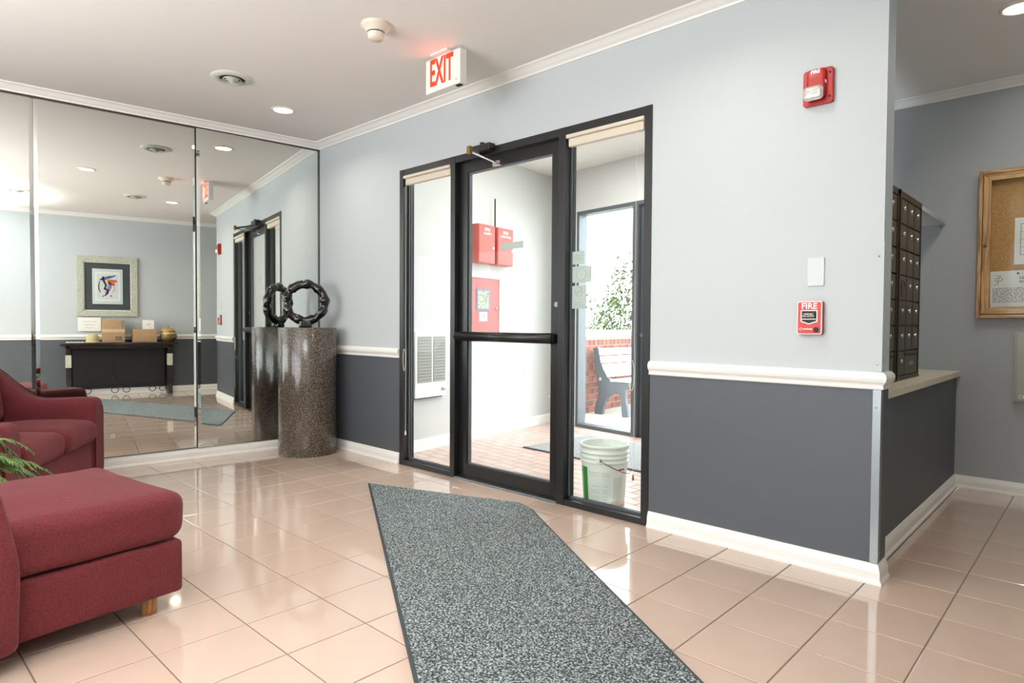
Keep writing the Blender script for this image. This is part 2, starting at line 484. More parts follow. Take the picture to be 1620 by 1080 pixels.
for iy in range(-16, 15):
    for ix in range(-10, 12):
        x0 = 2.355+ix*T; y0 = -2.010+iy*T
        if y0 > YB or y0+T < YS or x0 > XE or x0+T < -0.8: continue
        poly = [(x0+G, y0+G), (x0+T-G, y0+G), (x0+T-G, y0+T-G), (x0+G, y0+T-G)]
        base = list(poly)
        if y0 > -0.001 or (y0 < 0 < y0+T and x0 < 4.45) or x0 < 4.45:
            if x0 < 4.45:
                if y0 >= 0: continue
                poly = clip_poly(poly, 0, -1, 0.0)
        poly = clip_poly(poly, 1, -tx, 0.0) if poly else poly      # in front of mirror wall
        poly = clip_poly(poly, -1, 0, XE) if poly else poly
        poly = clip_poly(poly, 0, -1, YB) if poly else poly
        poly = clip_poly(poly, 0, 1, -YS) if poly else poly
        if len(poly) < 3: continue
        tiles.append((y0, x0, poly, poly == base))
tiles.sort(key=lambda t: -t[0])
for y0, x0, poly, isfull in tiles:
    if ntile < 285 and y0 > -3.45:
        if isfull:
            if full is None:
                o = tile_mesh([(p[0]-x0, p[1]-y0) for p in poly]).build('tile', m_tile, floor); full = o.data
            else:
                o = bpy.data.objects.new('tile', full); COL.objects.link(o); o.parent = floor
            o.location = (x0, y0, random.uniform(-0.0003, 0.0002))
            o.rotation_euler = (random.gauss(0, 0.0004), random.gauss(0, 0.0004), 0)
        else:
            tile_mesh(poly).build('tile', m_tile, floor)
        ntile += 1
    else:
        t = tile_mesh(poly); stuff.add(t.v, t.f)
so = stuff.build('far_tiles', m_tile, floor); so['kind'] = 'stuff'

# ---- ceiling
cb = MB(); cb.prism([(XM(YS)-0.2, YS-0.1), (XE+0.1, YS-0.1), (XE+0.1, YB+0.1), (3.55, YB+0.1), (3.55, 0.05), (-0.05, 0.05), (-0.1, 0)], CH, CH+0.1)
struct(cb.build('ceiling', m_ceil))

# ---- two-tone wall pieces: paint changes behind the chair rail
def two_tone(name, pieces, zs=0.865, mats=(m_wall, m_slate)):
    mb = MB()
    for x0, x1, y0, y1, z0, z1 in pieces:
        if z0 < zs:
            mb.cur = 1; mb.box(x0, x1, y0, y1, z0, min(z1, zs))
        if z1 > zs:
            mb.cur = 0; mb.box(x0, x1, y0, y1, max(z0, zs), z1)
    return struct(mb.build(name, list(mats)))
two_tone('wall_north', [(-0.05, XL, 0, WT, 0, CH), (XR, XC, 0, WT, 0, CH), (XL, XR, 0, WT, ZT, CH)])
two_tone('wall_east', [(XE, XE+0.1, YS, YB+0.1, 0, CH)])
two_tone('wall_south', [(-0.9, XE+0.1, YS-0.1, YS, 0, CH)])
mb = MB(); mb.prism([(-0.012, 0.0), (-0.10, 0.0), (-0.10+XM(YS), YS), (-0.012+XM(YS), YS)], 0, CH)
struct(mb.build('wall_west', m_wall))
mb = MB(); mb.box(3.55, XE+0.1, YB, YB+0.1, 0, CH)
struct(mb.build('wall_hall_north', m_hall))
mb = MB(); mb.box(3.45, 3.55, WT, YB, 0, CH)
struct(mb.build('wall_mail_room_west', m_hall))
mb = MB(); mb.box(4.345, 4.465, WT, YB, 0, 0.757)
struct(mb.build('wall_counter', m_slate))

# ---- mouldings
RAIL = [(0, 0.829), (0.010, 0.829), (0.013, 0.836), (0.010, 0.842), (0.012, 0.850), (0.022, 0.862), (0.026, 0.876), (0.024, 0.888), (0.018, 0.896), (0.010, 0.902), (0, 0.903)]
BASE = [(0, 0.0), (0.022, 0.0), (0.022, 0.010), (0.014, 0.022), (0.013, 0.052), (0.010, 0.064), (0.008, 0.070), (0.004, 0.084), (0, 0.086)]
CROWN = [(0, 2.652), (0.010, 2.652), (0.013, 2.660), (0.018, 2.664), (0.030, 2.670), (0.050, 2.684), (0.060, 2.689), (0.074, 2.692), (0.080, 2.6995), (0, 2.6995)]
def mould(name, prof, path, m=m_trim):
    mb = MB(); mb.sweep(prof, path); return struct(mb.build(name, m, smooth=False))
# travelling with the room on the left
ml = lambda y, o=0.0: (XM(y)+o, y)
mould('trim_1', CROWN, [(XC+0.0, WT), (XC, 0), (0, 0), (XM(YS), YS)][::-1] and [ (XC, WT), (XC, 0.0), (0.0, 0.0), ml(YS)])
mould('trim_2', CROWN, [(XE, YS), (XE, YB), (3.56, YB)])
# lower ledge of the mirror: baseboard
mould('baseboard_west', BASE, [(0.0, 0.0), ml(YS)])
mould('baseboard_north_1', BASE, [(XL, 0), (0.0, 0)])
mould('baseboard_north_2', BASE, [(XC, WT), (XC, 0), (XR, 0)])
mould('baseboard_east', BASE, [(XE, YS), (XE, YB)])
mould('baseboard_hall', BASE, [(XE, YB), (4.465, YB), (4.465, WT)])
mould('trim_3', RAIL, [(XL, 0), (0.0, 0)])
mould('trim_4', RAIL, [(XC, WT), (XC, 0), (XR, 0)])
mould('trim_5', RAIL, [(XE, YS), (XE, YB)])

# ---- vestibule shell (own axes: local x along its far wall, local y outwards)
KX, KY = 0.637, 2.5
vest = lambda lx, ly: (KX+lx*math.cos(VA)-ly*-math.sin(VA)*-1, 0)
def VP(lx, ly):   # local -> world
    return (KX + lx*math.cos(VA) + ly*math.sin(VA)*1.0, KY - lx*math.sin(VA) + ly*math.cos(VA))
# note: the left wall runs along (-sin, cos), the far wall along (cos, -sin)
def LW(t, off=0.0):   # on the left wall, t metres from the far corner towards the door, off into the vestibule
    return (KX + t*math.sin(VA) + off*math.cos(VA), KY - t*math.cos(VA) + off*math.sin(VA))
def FW(s, off=0.0):   # on the far wall, s metres right of the corner, off outwards
    return (KX + s*math.cos(VA) + off*math.sin(VA), KY - s*math.sin(VA) + off*math.cos(VA))
VH = 2.74
tend = 2.5/math.cos(VA) - 0.12
mb = MB(); mb.prism([LW(0, -0.1), LW(0), LW(tend), LW(tend, -0.1)][::-1], 0, VH)
struct(mb.build('wall_vestibule_west', m_vest))
VR = 2.93
mb = MB()
mb.prism([FW(-0.1), FW(0.40), FW(0.40, 0.14), FW(-0.1, 0.14)], 0, VH)
mb.prism([FW(0.40), FW(2.62), FW(2.62, 0.14), FW(0.40, 0.14)], 2.30, VH)
mb.prism([FW(2.62), FW(VR), FW(VR, 0.14), FW(2.62, 0.14)], 0, VH)
struct(mb.build('wall_vestibule_north', m_vest))
mb = MB(); mb.box(3.42, 3.45, WT, 2.3, 0, VH)
struct(mb.build('wall_vestibule_east', m_vest))
mb = MB(); mb.prism([LW(-0.12, -0.12), LW(tend+.1, -0.12), (0.9, WT), (3.45, WT), (3.45, 2.25), FW(VR, 0.14)], VH, VH+0.08)
struct(mb.build('ceiling_vestibule', m_ceil))
VB = [(0, 0), (0.014, 0), (0.014, 0.085), (0.008, 0.098), (0, 0.10)]
mould('baseboard_vestibule_west', VB, [LW(0), LW(tend)])
mould('baseboard_vestibule_north', VB, [FW(0.40), FW(0)])
# pavers
vf = MB(); vf.prism([LW(0.0), LW(tend+0.1), (0.9, 0.10), (3.45, 0.10), (3.45, 2.3), FW(2.7, 0.10), FW(0, 0.10)][::-1], -0.08, -0.012)
vfo = struct(vf.build('floor_vestibule', m_grout))
vfo2 = MB()
pv = None; cnt = 0; pst = MB()
for j in range(0, 27):
    for i in range(-2, 17):
        s0 = i*0.205 + (0.1025 if j % 2 else 0); t0 = j*0.103
        cs = [(s0+0.003, t0+0.003), (s0+0.202, t0+0.003), (s0+0.202, t0+0.100), (s0+0.003, t0+0.100)]
        poly = []
        for s_, t_ in cs:
            x, y = FW(s_, -t_); poly.append((x, y))
        poly = poly[::-1]
        raw = list(poly)
        poly = clip_poly(poly, 0, 1, -0.115)
        poly = clip_poly(poly, -1, 0, 3.42) if poly else poly
        if poly: 
            c_, s2 = math.cos(VA), math.sin(VA)
            poly = clip_poly(poly, c_, s2, -(c_*KX+s2*KY))
        if len(poly) < 3: continue
        if cnt < 290:
            cx, cy = FW(s0, -t0)
            t = MB(); n = len(poly)
            t.prism(poly, -0.03, 0.0)
            t.build('paver', m_paver if random.random() < 0.6 else m_paver2, vfo)
            cnt += 1
        else: pst.prism(poly, -0.03, 0)
o = pst.build('corner_pavers', m_paver, vfo); o['kind'] = 'stuff'

# ---- outdoor ground
mb = MB(); mb.prism([(-14, 2.2), (0.3, 2.55), FW(0, 0.1), FW(2.7, 0.1), (3.45, 2.345), (14, 2.345), (14, 30), (-14, 30)], -0.2, -0.05)
struct(mb.build('porch_floor', m_concrete))

# ================================================================== ENTRANCE DOOR SET
FD = 0.10
ent = struct(root('door_1', (0, 0, 0), None, None))
fm = MB()
for x0, x1 in ((XL, 1.243), (1.790, 1.838), (2.775, 2.830), (3.372, XR)):
    MB().box(x0, x1, -0.006, FD, 0.0, ZT).build('frame_post', m_black, ent, bevel=0.002)
MB().box(1.243, 1.790, -0.004, FD, 2.228, ZT).build('frame_head', m_black, ent, bevel=0.002)
MB().box(1.838, 2.775, -0.004, FD, 2.228, ZT).build('frame_head', m_black, ent, bevel=0.002)
MB().box(2.830, 3.372, -0.004, FD, 2.228, ZT).build('frame_head', m_black, ent, bevel=0.002)
def sidelight(x0, x1):
    MB().box(x0, x1, -0.004, FD, 0.0, 0.036).build('sill', m_black, ent, bevel=0.002)
    # glazing stops around the pane
    g = MB()
    for a, b in ((x0, x0+0.012), (x1-0.012, x1)):
        g.box(a, b, 0.045, 0.052, 0.036, 2.228); g.box(a, b, 0.062, 0.069, 0.036, 2.228)
    for a, b in ((0.036, 0.050), (2.214, 2.228)):
        g.box(x0, x1, 0.045, 0.052, a, b); g.box(x0, x1, 0.062, 0.069, a, b)
    g.build('glazing_stop', m_dalu, ent)
    MB().box(x0+0.002, x1-0.002, 0.054, 0.060, 0.038, 2.226).build('pane', m_glass, ent)
sidelight(1.243, 1.790); sidelight(2.830, 3.372)
MB().box(1.838, 2.775, -0.01, FD+0.02, 0.0, 0.012).build('threshold', m_alu, ent, bevel=0.003)
# door leaf
DL = MB(); dy0, dy1 = 0.036, 0.080
leaf = MB(); leaf.box(1.842, 1.925, dy0, dy1, 0.015, 2.222); leaf.box(2.692, 2.771, dy0, dy1, 0.015, 2.222)
leaf.box(1.925, 2.692, dy0, dy1, 0.015, 0.105); leaf.box(1.925, 2.692, dy0, dy1, 2.155, 2.222)
lf = leaf.build('door_leaf', m_blackd, ent, bevel=0.002)
g = MB()
for a, b in ((1.925, 1.937), (2.680, 2.692)): g.box(a, b, 0.047, 0.070, 0.105, 2.155)
for a, b in ((0.105, 0.115), (2.145, 2.155)): g.box(1.937, 2.680, 0.047, 0.070, a, b)
g.build('glazing_bead', m_dalu, lf)
MB().box(1.937, 2.680, 0.056, 0.062, 0.115, 2.145).build('pane', m_glass, lf)
bar = MB(); bar.smooth = True; bar.tube([(1.868, -0.012, 1.010), (2.742, -0.012, 1.010)], 0.033, 20)
bar.smooth = False
bar.box(1.862, 1.915, -0.012, 0.037, 0.985, 1.035); bar.box(2.70, 2.750, -0.012, 0.037, 0.985, 1.035)
tag(bar.build('push_bar', m_blackd, lf), 'thick round black push bar')
lk = MB(); lk.disc((2.735, 0.030, 1.22), 0.016, 'y', 0.008); lk.build('lock_cylinder', m_alu, lf)
# door closer
cl = root('door_closer', (2.0, -0.006, 2.25), 'black overhead door closer with bare metal arm on the entrance frame', 'door closer')
c = MB(); c.box(0.04, 0.235, -0.055, 0.0, -0.005, 0.04); c.build('housing', m_black, cl, bevel=0.006)
c = MB(); c.smooth = True; c.disc((0.14, -0.028, 0.04), 0.016, 'z', 0.016, 16); c.build('valve_cap', m_black, cl)
c = MB(); c.tube([(0.10, -0.03, -0.012), (0.20, -0.13, -0.035), (0.232, -0.225, -0.052)], 0.011, 8); c.disc((0.10, -0.03, -0.02), 0.018, 'z', 0.02); c.build('main_arm', m_bronze, cl)
c = MB(); c.box(0.222, 0.248, -0.245, -0.215, -0.075, -0.025); c.build('elbow', m_brass, cl, bevel=0.003)
c = MB(); c.tube([(0.235, -0.23, -0.058), (0.225, 0.03, -0.082)], 0.007, 8); c.box(0.19, 0.26, 0.02, 0.042, -0.10, -0.068); tag(c.build('forearm', m_chrome, cl), 'bright bare metal rod')
cl.location.z = 2.25

# signs on the glass (their backs)
def glass_sign(x, z, w, h, label, kind):
    t = root('glass_sign', (x, 0.0535 if kind != 'door' else 0.0555, z), label, 'sign', 0, 'sign backs stuck on the entrance glass')
    MB().box(0, w, -0.0015, 0, -h/2, h/2).build('sheet', m_signback, t)
    d = MB()
    e = 0.004
    for a, b, c_, d_ in ((e, w-e, h/2-e-0.001, h/2-e), (e, w-e, -h/2+e, -h/2+e+0.001), (e, e+0.001, -h/2+e, h/2-e), (w-e-0.001, w-e, -h/2+e, h/2-e)):
        d.box(a, b, -0.0022, -0.0015, c_, d_)
    if kind == 'circle':
        pts = [(w/2+0.027*math.cos(2*PI*i/24), -0.0022, 0.032+0.027*math.sin(2*PI*i/24)) for i in range(24)]
        d.tube(pts, 0.0012, 4, closed=True)
        d.tube([(w/2-0.019, -0.0022, 0.013), (w/2+0.019, -0.0022, 0.051)], 0.0012, 4)
        d.box(w/2-0.016, w/2+0.016, -0.0022, -0.0015, 0.030, 0.034)
        for k in range(3): d.box(0.015, w-0.015, -0.0022, -0.0015, -0.035-k*0.012, -0.032-k*0.012)
    elif kind == 'seal':
        pts = [(w/2+0.036*math.cos(2*PI*i/24), -0.0022, 0.036*math.sin(2*PI*i/24)) for i in range(24)]
        d.tube(pts, 0.0012, 4, closed=True)
    elif kind == 'lines':
        for k in range(3): d.box(0.018, w-0.018, -0.0022, -0.0015, 0.012-k*0.013, 0.015-k*0.013)
    d.build('show_through', m_signline, t)
glass_sign(2.838, 1.498, 0.092, 0.078, 'smallest sign back on the right sidelight, uppermost of the three', 'lines')
glass_sign(2.838, 1.398, 0.146, 0.098, 'widest sign back on the right sidelight with round seal showing through', 'seal')
glass_sign(2.838, 1.262, 0.112, 0.138, 'lowest sign back on the right sidelight with crossed circle showing through', 'circle')
glass_sign(2.233, 1.616, 0.203, 0.043, 'narrow blank grey strip stuck across the door glass', 'door')

# blinds rolled up at the top of each sidelight
def blind(x0, x1, cx, label):
    t = root('roller_blind', ((x0+x1)/2, -0.0, 2.228), label, 'blind', 0, 'roller blinds rolled up over the sidelights')
    w = (x1-x0)/2-0.004
    c = MB(); c.plate([(-w, -0.001), (w, -0.001), (w, -0.022), (-w, -0.022)], -0.012, 0.038); c.build('headrail', m_shade, t, bevel=0.003)
    c = MB(); c.plate([(-w+0.008, -0.022), (w-0.008, -0.022), (w-0.008, -0.072), (-w+0.008, -0.072)], 0.002, 0.036); c.build('rolled_fabric', m_shade, t, bevel=0.008)
    px = cx-(x0+x1)/2
    c = MB()
    pts = [(px, -0.014, -0.02), (px, -0.014, -1.20), (px+0.004, -0.014, -1.34), (px, -0.014, -1.96)]
    c.tube(pts, 0.0013, 5)
    lp = [(px-0.016+0.016*math.cos(a), -0.014, -1.41+0.085*math.sin(a)) for a in [2*PI*k/14 for k in range(14)]]
    c.tube(lp, 0.0016, 5, closed=True)
    c.build('cord', m_cord, t)
    c = MB(); c.smooth = True; c.lathe([(0, 0), (0.006, 0.002), (0.0065, 0.012), (0.004, 0.03), (0.002, 0.034), (0, 0.034)], 10, (px, -0.014, -1.99))
    return t, c
t, c = blind(1.243, 1.790, 1.285, 'cream roller blind rolled up over the left sidelight, white cord hanging'); tag(c.build('cord_pull', m_cord, t), 'white cord pull')
t, c = blind(2.830, 3.372, 3.328, 'cream roller blind rolled up over the right sidelight, brass cord pull'); tag(c.build('cord_pull', m_brass, t), 'brass cord pull')

# ================================================================== MIRROR WALL
def mpanel(s0, s1, th, shift, label, z0=0.088, z1=2.640):
    """bevelled mirror sheet; s measured from the corner along the wall; th = its own angle"""
    t = root('mirror_panel', (0, 0, 0), label, 'mirror', 0, 'mirror panels covering the left wall')
    t.rotation_euler.z = -th      # local -y runs along the wall
    BV = 0.024
    x = shift
    front = MB()
    ys = [-s1+0.001, -s1+BV, -s0-BV, -s0-0.001]
    xs = [x-0.0036, x, x, x-0.0036]
    vs = []
    for y_, x_ in zip(ys, xs):
        vs += [(x_, y_, z0), (x_, y_, z1)]
    front.add(vs, [(0, 2, 3, 1), (2, 4, 5, 3), (4, 6, 7, 5)])
    f = front.build('mirror_face', m_mirror, t, fix=False)
    bk = MB(); bk.box(x-0.009, x-0.0037, ys[0], ys[3], z0, z1); bk.build('mirror_backing', m_mback, t)
    return t
p3 = 0.098
mpanel(0.010, 1.030, p3, 0.0, 'mirror panel nearest the corner, behind the granite pedestal')
mpanel(1.030, 2.070, TH, 0.0, 'mirror panel between the two seams, reflecting the framed picture')
mpanel(2.070, 3.110, TH, 0.0, 'leftmost mirror panel in view, beyond the left seam')
mb = MB(); mb.box(-0.012, 0.004, -0.010, 0.0, 0.088, 2.652); struct(mb.build('corner_gap_strip', m_mback))  # dark strip painted in for the shaded gap between mirror and wall
# thin channel under / above the mirror
mb = MB(); mb.sweep([(0.0, 0.086), (0.010, 0.086), (0.010, 0.092), (0.0, 0.092)], [(0.0, 0.0), ml(-4.2)]); struct(mb.build('trim_7', m_alu))
mb = MB(); mb.sweep([(0.0, 2.638), (0.008, 2.638), (0.008, 2.652), (0.0, 2.652)], [(0.0, 0.0), ml(-4.2)]); struct(mb.build('trim_8', m_mback))
# outlet with mirrored cover plate
o = root('wall_outlet', (XM(-1.63), -1.63, 0.245), 'double power outlet in a mirrored cover plate, low on the mirror', 'outlet', PI/2-TH)
MB().box(-0.075, 0.075, -0.006, -0.001, -0.055, 0.055).build('cover_plate', m_mirror, o)
for sx in (-0.024, 0.024):
    c = MB(); c.disc((sx, -0.010, 0), 0.017, 'y', 0.004, 16); r_ = c.build('receptacle', m_cream, o)
    c = MB(); c.box(sx-0.007, sx-0.005, -0.0106, -0.0098, -0.005, 0.006); c.box(sx+0.005, sx+0.007, -0.0106, -0.0098, -0.005, 0.006); c.disc((sx, -0.0106, -0.009), 0.0025, 'y', 0.001, 8); c.build('slots', m_ink, r_)

# ================================================================== CEILING FIXTURES
def vent(x, y, label):
    t = root('ceiling_vent', (x, y, CH), label, 'air vent', 0, 'round ceiling air vents')
    c = MB(); c.smooth = True
    c.lathe([(0.078, -0.006), (0.082, -0.014), (0.100, -0.016), (0.118, -0.010), (0.130, -0.004), (0.131, 0.0)], 40); c.build('outer_ring', m_vent, t)
    c = MB(); c.disc((0, 0, -0.004), 0.08, 'z', 0.003, 32); c.build('duct_shade_disc', m_dark, t)  # dark disc coloured as the shade inside the duct, ceiling stays solid
    for r0, dz in ((0.066, 0.016), (0.048, 0.020), (0.030, 0.024)):
        c = MB(); c.smooth = True
        c.lathe([(r0-0.016, -0.008), (r0, -0.008-dz), (r0+0.001, -0.009-dz), (r0-0.013, -0.008)], 32); c.build('cone_louvre', m_vent, t)
    c = MB(); c.smooth = True; c.lathe([(0.0, -0.034), (0.014, -0.033), (0.018, -0.028), (0.014, -0.006), (0, -0.006)], 20); c.build('centre_cap', m_vent, t)
vent(0.992, -1.205, 'round white air vent in the ceiling before the mirror wall')
vent(3.70, -1.22, 'round ceiling air vent nearest the picture wall, seen in the mirror')
vent(4.10, -2.44, 'round ceiling air vent at the far left of the mirror')
def downlight(x, y, label, on=True):
    t = root('downlight', (x, y, CH), label, 'ceiling light', 0, 'recessed ceiling downlights')
    c = MB(); c.smooth = True
    c.lathe([(0.068, -0.002), (0.072, -0.008), (0.084, -0.006), (0.088, 0.0)], 36); c.build('trim_ring', m_cream, t)
    c = MB(); c.smooth = True
    c.lathe([(0.0, -0.0045), (0.05, -0.0040), (0.0685, -0.0025)], 32); c.build('lens', m_lamp, t)
    l = bpy.data.lights.new('downlight_bulb', 'AREA'); l.shape = 'DISK'; l.size = 0.12
    l.energy = 5; l.color = (1, 0.90, 0.76); l.spread = math.radians(150)
    lo = bpy.data.objects.new('downlight_bulb', l); COL.objects.link(lo); lo.parent = t; lo.location = (0, 0, -0.012)
downlight(0.645, -0.675, 'lit downlight in the ceiling near the mirror corner')
downlight(2.33, -1.74, 'lit downlight above the lobby, seen only in the mirror left of the vent')
downlight(3.90, -0.78, 'lit downlight nearest the picture wall, seen in the mirror')
downlight(4.862, 1.08, 'lit downlight in the hallway ceiling at top right')
# smoke detector
t = root('smoke_detector', (2.315, -1.0, CH), 'cream cone-shaped smoke detector on the ceiling left of the exit sign', 'smoke detector')
c = MB(); c.smooth = True
c.lathe([(0.078, 0.0), (0.079, -0.012), (0.070, -0.018), (0.052, -0.034), (0.047, -0.042)], 32); c.build('base_cone', m_cream, t)
c = MB(); c.lathe([(0.040, -0.040), (0.040, -0.048)], 24); c.build('sensing_gap', m_dark, t)
c = MB(); c.smooth = True; c.lathe([(0.0465, -0.0475), (0.042, -0.072), (0.038, -0.078), (0.0, -0.079)], 32); c.build('sensing_head', m_cream, t)
# exit sign
t = root('exit_sign', (2.315, -0.53, CH), 'white exit sign with glowing red letters hanging from the ceiling', 'exit sign')
c = MB(); c.box(-0.075, 0.075, -0.035, 0.085, -0.014, 0.0); c.build('canopy', m_white, t, bevel=0.003)
c = MB(); c.box(-0.155, 0.155, -0.002, 0.050, -0.214, -0.014); c.build('housing', m_white, t, bevel=0.004)
text_obj('letters', 'EXIT', 0.220, m_exit, t, (-0.010, -0.0035, -0.110), depth=0.0012, sx=0.47, bold=0.0040, label='glowing red EXIT lettering')
c = MB(); c.box(0.118, 0.126, -0.0035, -0.002, -0.19, -0.184); c.build('test_button', m_orange, t)
c = MB(); c.box(0.10, 0.140, 0.012, 0.036, -0.218, -0.213); c.build('under_lens', m_iron, t)
lp = bpy.data.lights.new('exit_glow', 'AREA'); lp.shape = 'RECTANGLE'; lp.size = 0.25; lp.size_y = 0.12; lp.energy = 0.16; lp.color = (1, 0.12, 0.06)
lo = bpy.data.objects.new('exit_glow', lp); COL.objects.link(lo); lo.parent = t; lo.location = (0, -0.012, -0.10); lo.rotation_euler = (-PI/2, 0, 0)

# ================================================================== DOOR WALL DEVICES
# horn strobe
t = root('fire_strobe', (4.262, 0, 2.155), 'red fire alarm strobe with clear faceted lens high on the right wall', 'fire alarm')
c = MB(); rplate(c, -0.0625, 0.0625, -0.078, 0.078, -0.022, 0.0, 0.012); c.build('back_box', m_red, t, bevel=0.003)
c = MB(); rbox(c, -0.042, 0.036, -0.046, -0.018, -0.055, 0.074, 0.012, 3); c.build('horn_cover', m_red, t)
c = MB(); c.smooth = True
rbox(c, -0.048, 0.034, -0.072, -0.036, -0.066, -0.004, 0.0175, 6); tag(c.build('strobe_lens', m_lens, t), 'clear faceted lens')
text_obj('lettering', 'FIRE', 0.021, m_text, t, (-0.003, -0.0468, 0.058), bold=0.0008, sx=1.0)
vt = text_obj('side_lettering', 'FIRE', 0.020, m_text, t, (0.0365, -0.03, 0.012), rot=(PI/2, 0, PI/2), sx=0.6); 
for z in (0.052, -0.052): MB().disc((0.050, -0.0235, z), 0.005, 'y', 0.002, 10).build('screw', m_iron, t)
# pull station
t = root('fire_pull_station', (4.247, 0, 1.133), 'red fire alarm pull station with white border below the blank plate', 'fire alarm')
c = MB(); rplate(c, -0.053, 0.053, -0.074, 0.074, -0.022, 0.0, 0.008); c.build('back_box', m_red, t)
c = MB(); rplate(c, -0.0525, 0.0525, -0.0735, 0.0735, -0.030, -0.022, 0.008); c.build('white_border', m_white, t)
c = MB(); rplate(c, -0.0485, 0.0485, -0.0695, 0.0695, -0.0325, -0.030, 0.006); c.build('red_cover', m_redp, t)
text_obj('lettering', 'FIRE', 0.037, m_text, t, (0.0, -0.0332, 0.051), bold=0.0008, sx=1.0)
c = MB(); c.plate([(-0.036, 0.034), (-0.036, -0.018), (0.0, -0.030), (0.036, -0.018), (0.036, 0.034)], -0.0345, -0.030); c.build('handle_border', m_white, t)
c = MB(); c.plate([(-0.031, 0.030), (-0.031, -0.014), (0.0, -0.025), (0.031, -0.014), (0.031, 0.030)], -0.0365, -0.030); hd = c.build('handle_recess', m_iron, t)
c = MB(); rbox(c, -0.026, 0.026, -0.046, -0.034, 0.000, 0.022, 0.003, 2); c.build('push_tab', m_bronze, hd)
text_obj('push_text', 'PUSH IN', 0.0095, m_text, hd, (0.0, -0.0466, 0.016))
text_obj('pull_text', 'PULL DOWN', 0.0085, m_text, hd, (0.0, -0.0466, 0.007))
c = MB(); c.box(-0.030, 0.030, -0.040, -0.036, -0.008, -0.004); c.build('white_line', m_white, hd)
c = MB(); c.smooth = False; c.disc((0.031, -0.037, -0.053), 0.012, 'y', 0.006, 18); c.build('key_lock', m_iron, t)
c = MB(); c.tube([(-0.035+0.006*math.cos(a), -0.0332, -0.051+0.006*math.sin(a)) for a in [2*PI*k/12 for k in range(12)]], 0.0012, 4, closed=True)
for k in range(9): c.box(-0.025+k*0.0045, -0.0218+k*0.0045, -0.0334, -0.0324, -0.053, -0.0485+0.002*(k % 3 == 1))
c.build('maker_mark', m_text, t)
# blank plate
t = root('blank_wall_plate', (4.263, 0, 1.339), 'blank pale wall plate above the red pull station', 'wall plate')
c = MB(); rplate(c, -0.035, 0.035, -0.063, 0.063, -0.007, 0.0, 0.003); c.build('plate', mat('pale_grey_plate', srgb(197, 205, 208), 0.35), t, bevel=0.001)
for z in (0.042, -0.042): MB().disc((0, -0.0068, z), 0.003, 'y', 0.001, 8).build('screw', m_wall, t)
# corner guards
def guard(z0, z1, m, label, screws):
    t = root('corner_guard', (XC, 0, z0), label, 'corner guard', 0, 'corner guards on the wall end')
    c = MB(); h = z1-z0
    c.box(-0.030, 0.0025, -0.0025, 0.0, 0, h); c.box(0.0, 0.0025, 0.0, 0.030, 0, h); c.build('angle', m, t, bevel=0.0008)
    for z in screws:
        d = MB(); d.smooth = True; d.disc((-0.016, -0.0045, z-z0), 0.0045, 'y', 0.0021, 10); d.build('screw', m_chrome, t)
        d = MB(); d.smooth = True; d.disc((0.0024, 0.018, z-z0+0.02), 0.0045, 'x', 0.0021, 10); d.build('screw', m_chrome, t)
guard(0.088, 0.828, m_alu, 'bare aluminium corner guard below the chair rail', (0.115, 0.752))
guard(0.904, 1.452, m_wall, 'wall-coloured corner guard above the chair rail', (0.935, 1.392))

# ================================================================== FLOOR MAT
rp = [(1.55, -0.534), (3.708, -1.827), (4.55, -2.331), (5.16, -1.70), (4.346, -1.214), (3.466, -0.660), (2.88, -0.285), (2.77, -0.21), (2.614, -0.16)]
t = root('floor_mat', (3.0, -1.0, 0), 'long charcoal speckled entrance mat laid aslant on the tiles', 'mat')
off = lambda P: [(x-3.0, y+1.0) for x, y in P]
def inset(P, d):
    out = []; n = len(P)
    for i in range(n):
        p0, p1, p2 = Vector(P[i-1]), Vector(P[i]), Vector(P[(i+1) % n])
        d1 = (p1-p0).normalized(); d2 = (p2-p1).normalized()
        n1 = Vector((-d1.y, d1.x)); n2 = Vector((-d2.y, d2.x)); nn = (n1+n2).normalized()
        out.append(tuple(p1+nn*d/max(0.4, nn.dot(n1))))
    return out
c = MB(); c.prism(off(rp), 0.0008, 0.006); c.build('rubber_border', m_rugb, t, bevel=0.002)
c = MB()
bm = bmesh.new()
ip = inset(off(rp), 0.014)
vs = [bm.verts.new((x, y, 0.0095)) for x, y in ip]; ff = bm.faces.new(vs)
r = bmesh.ops.extrude_face_region(bm, geom=[ff])
for e in r['geom']:
    if isinstance(e, bmesh.types.BMVert): e.co.z = 0.005
bmesh.ops.recalc_face_normals(bm, faces=bm.faces)
me = bpy.data.meshes.new('pile'); bm.to_mesh(me); bm.free(); me.materials.append(m_rug)
po = bpy.data.objects.new('pile', me); COL.objects.link(po); po.parent = t

# ================================================================== PEDESTAL AND SCULPTURE
px, py, pr_ = 0.284, -0.279, 0.237
t = root('pedestal', (px, py, 0), 'tall dark granite-look cylinder pedestal in the corner', 'pedestal')
c = MB(); c.smooth = True; c.lathe([(pr_-0.001, 0.0), (pr_, 0.002), (pr_, 1.052), (pr_-0.003, 1.057)], 72); c.build('shaft', m_gran, t)
c = MB(); c.disc((0, 0, 1.050), pr_-0.003, 'z', 0.0075, 72); c.build('top_disc', m_gran, t)
c = MB(); a0 = -0.95; c.box(-0.0006, 0.0006, -pr_-0.0006, -pr_+0.002, 0.004, 1.05)
sm_ = c.build('seam', m_dark, t); sm_.rotation_euler.z = 0.62
t = root('ring_sculpture', (px-0.01, py-0.012, 1.058), 'glossy black ring sculpture standing on the granite pedestal', 'sculpture', math.radians(52))
c = MB(); c.smooth = True
pts = []; rs = []
K_ = 96
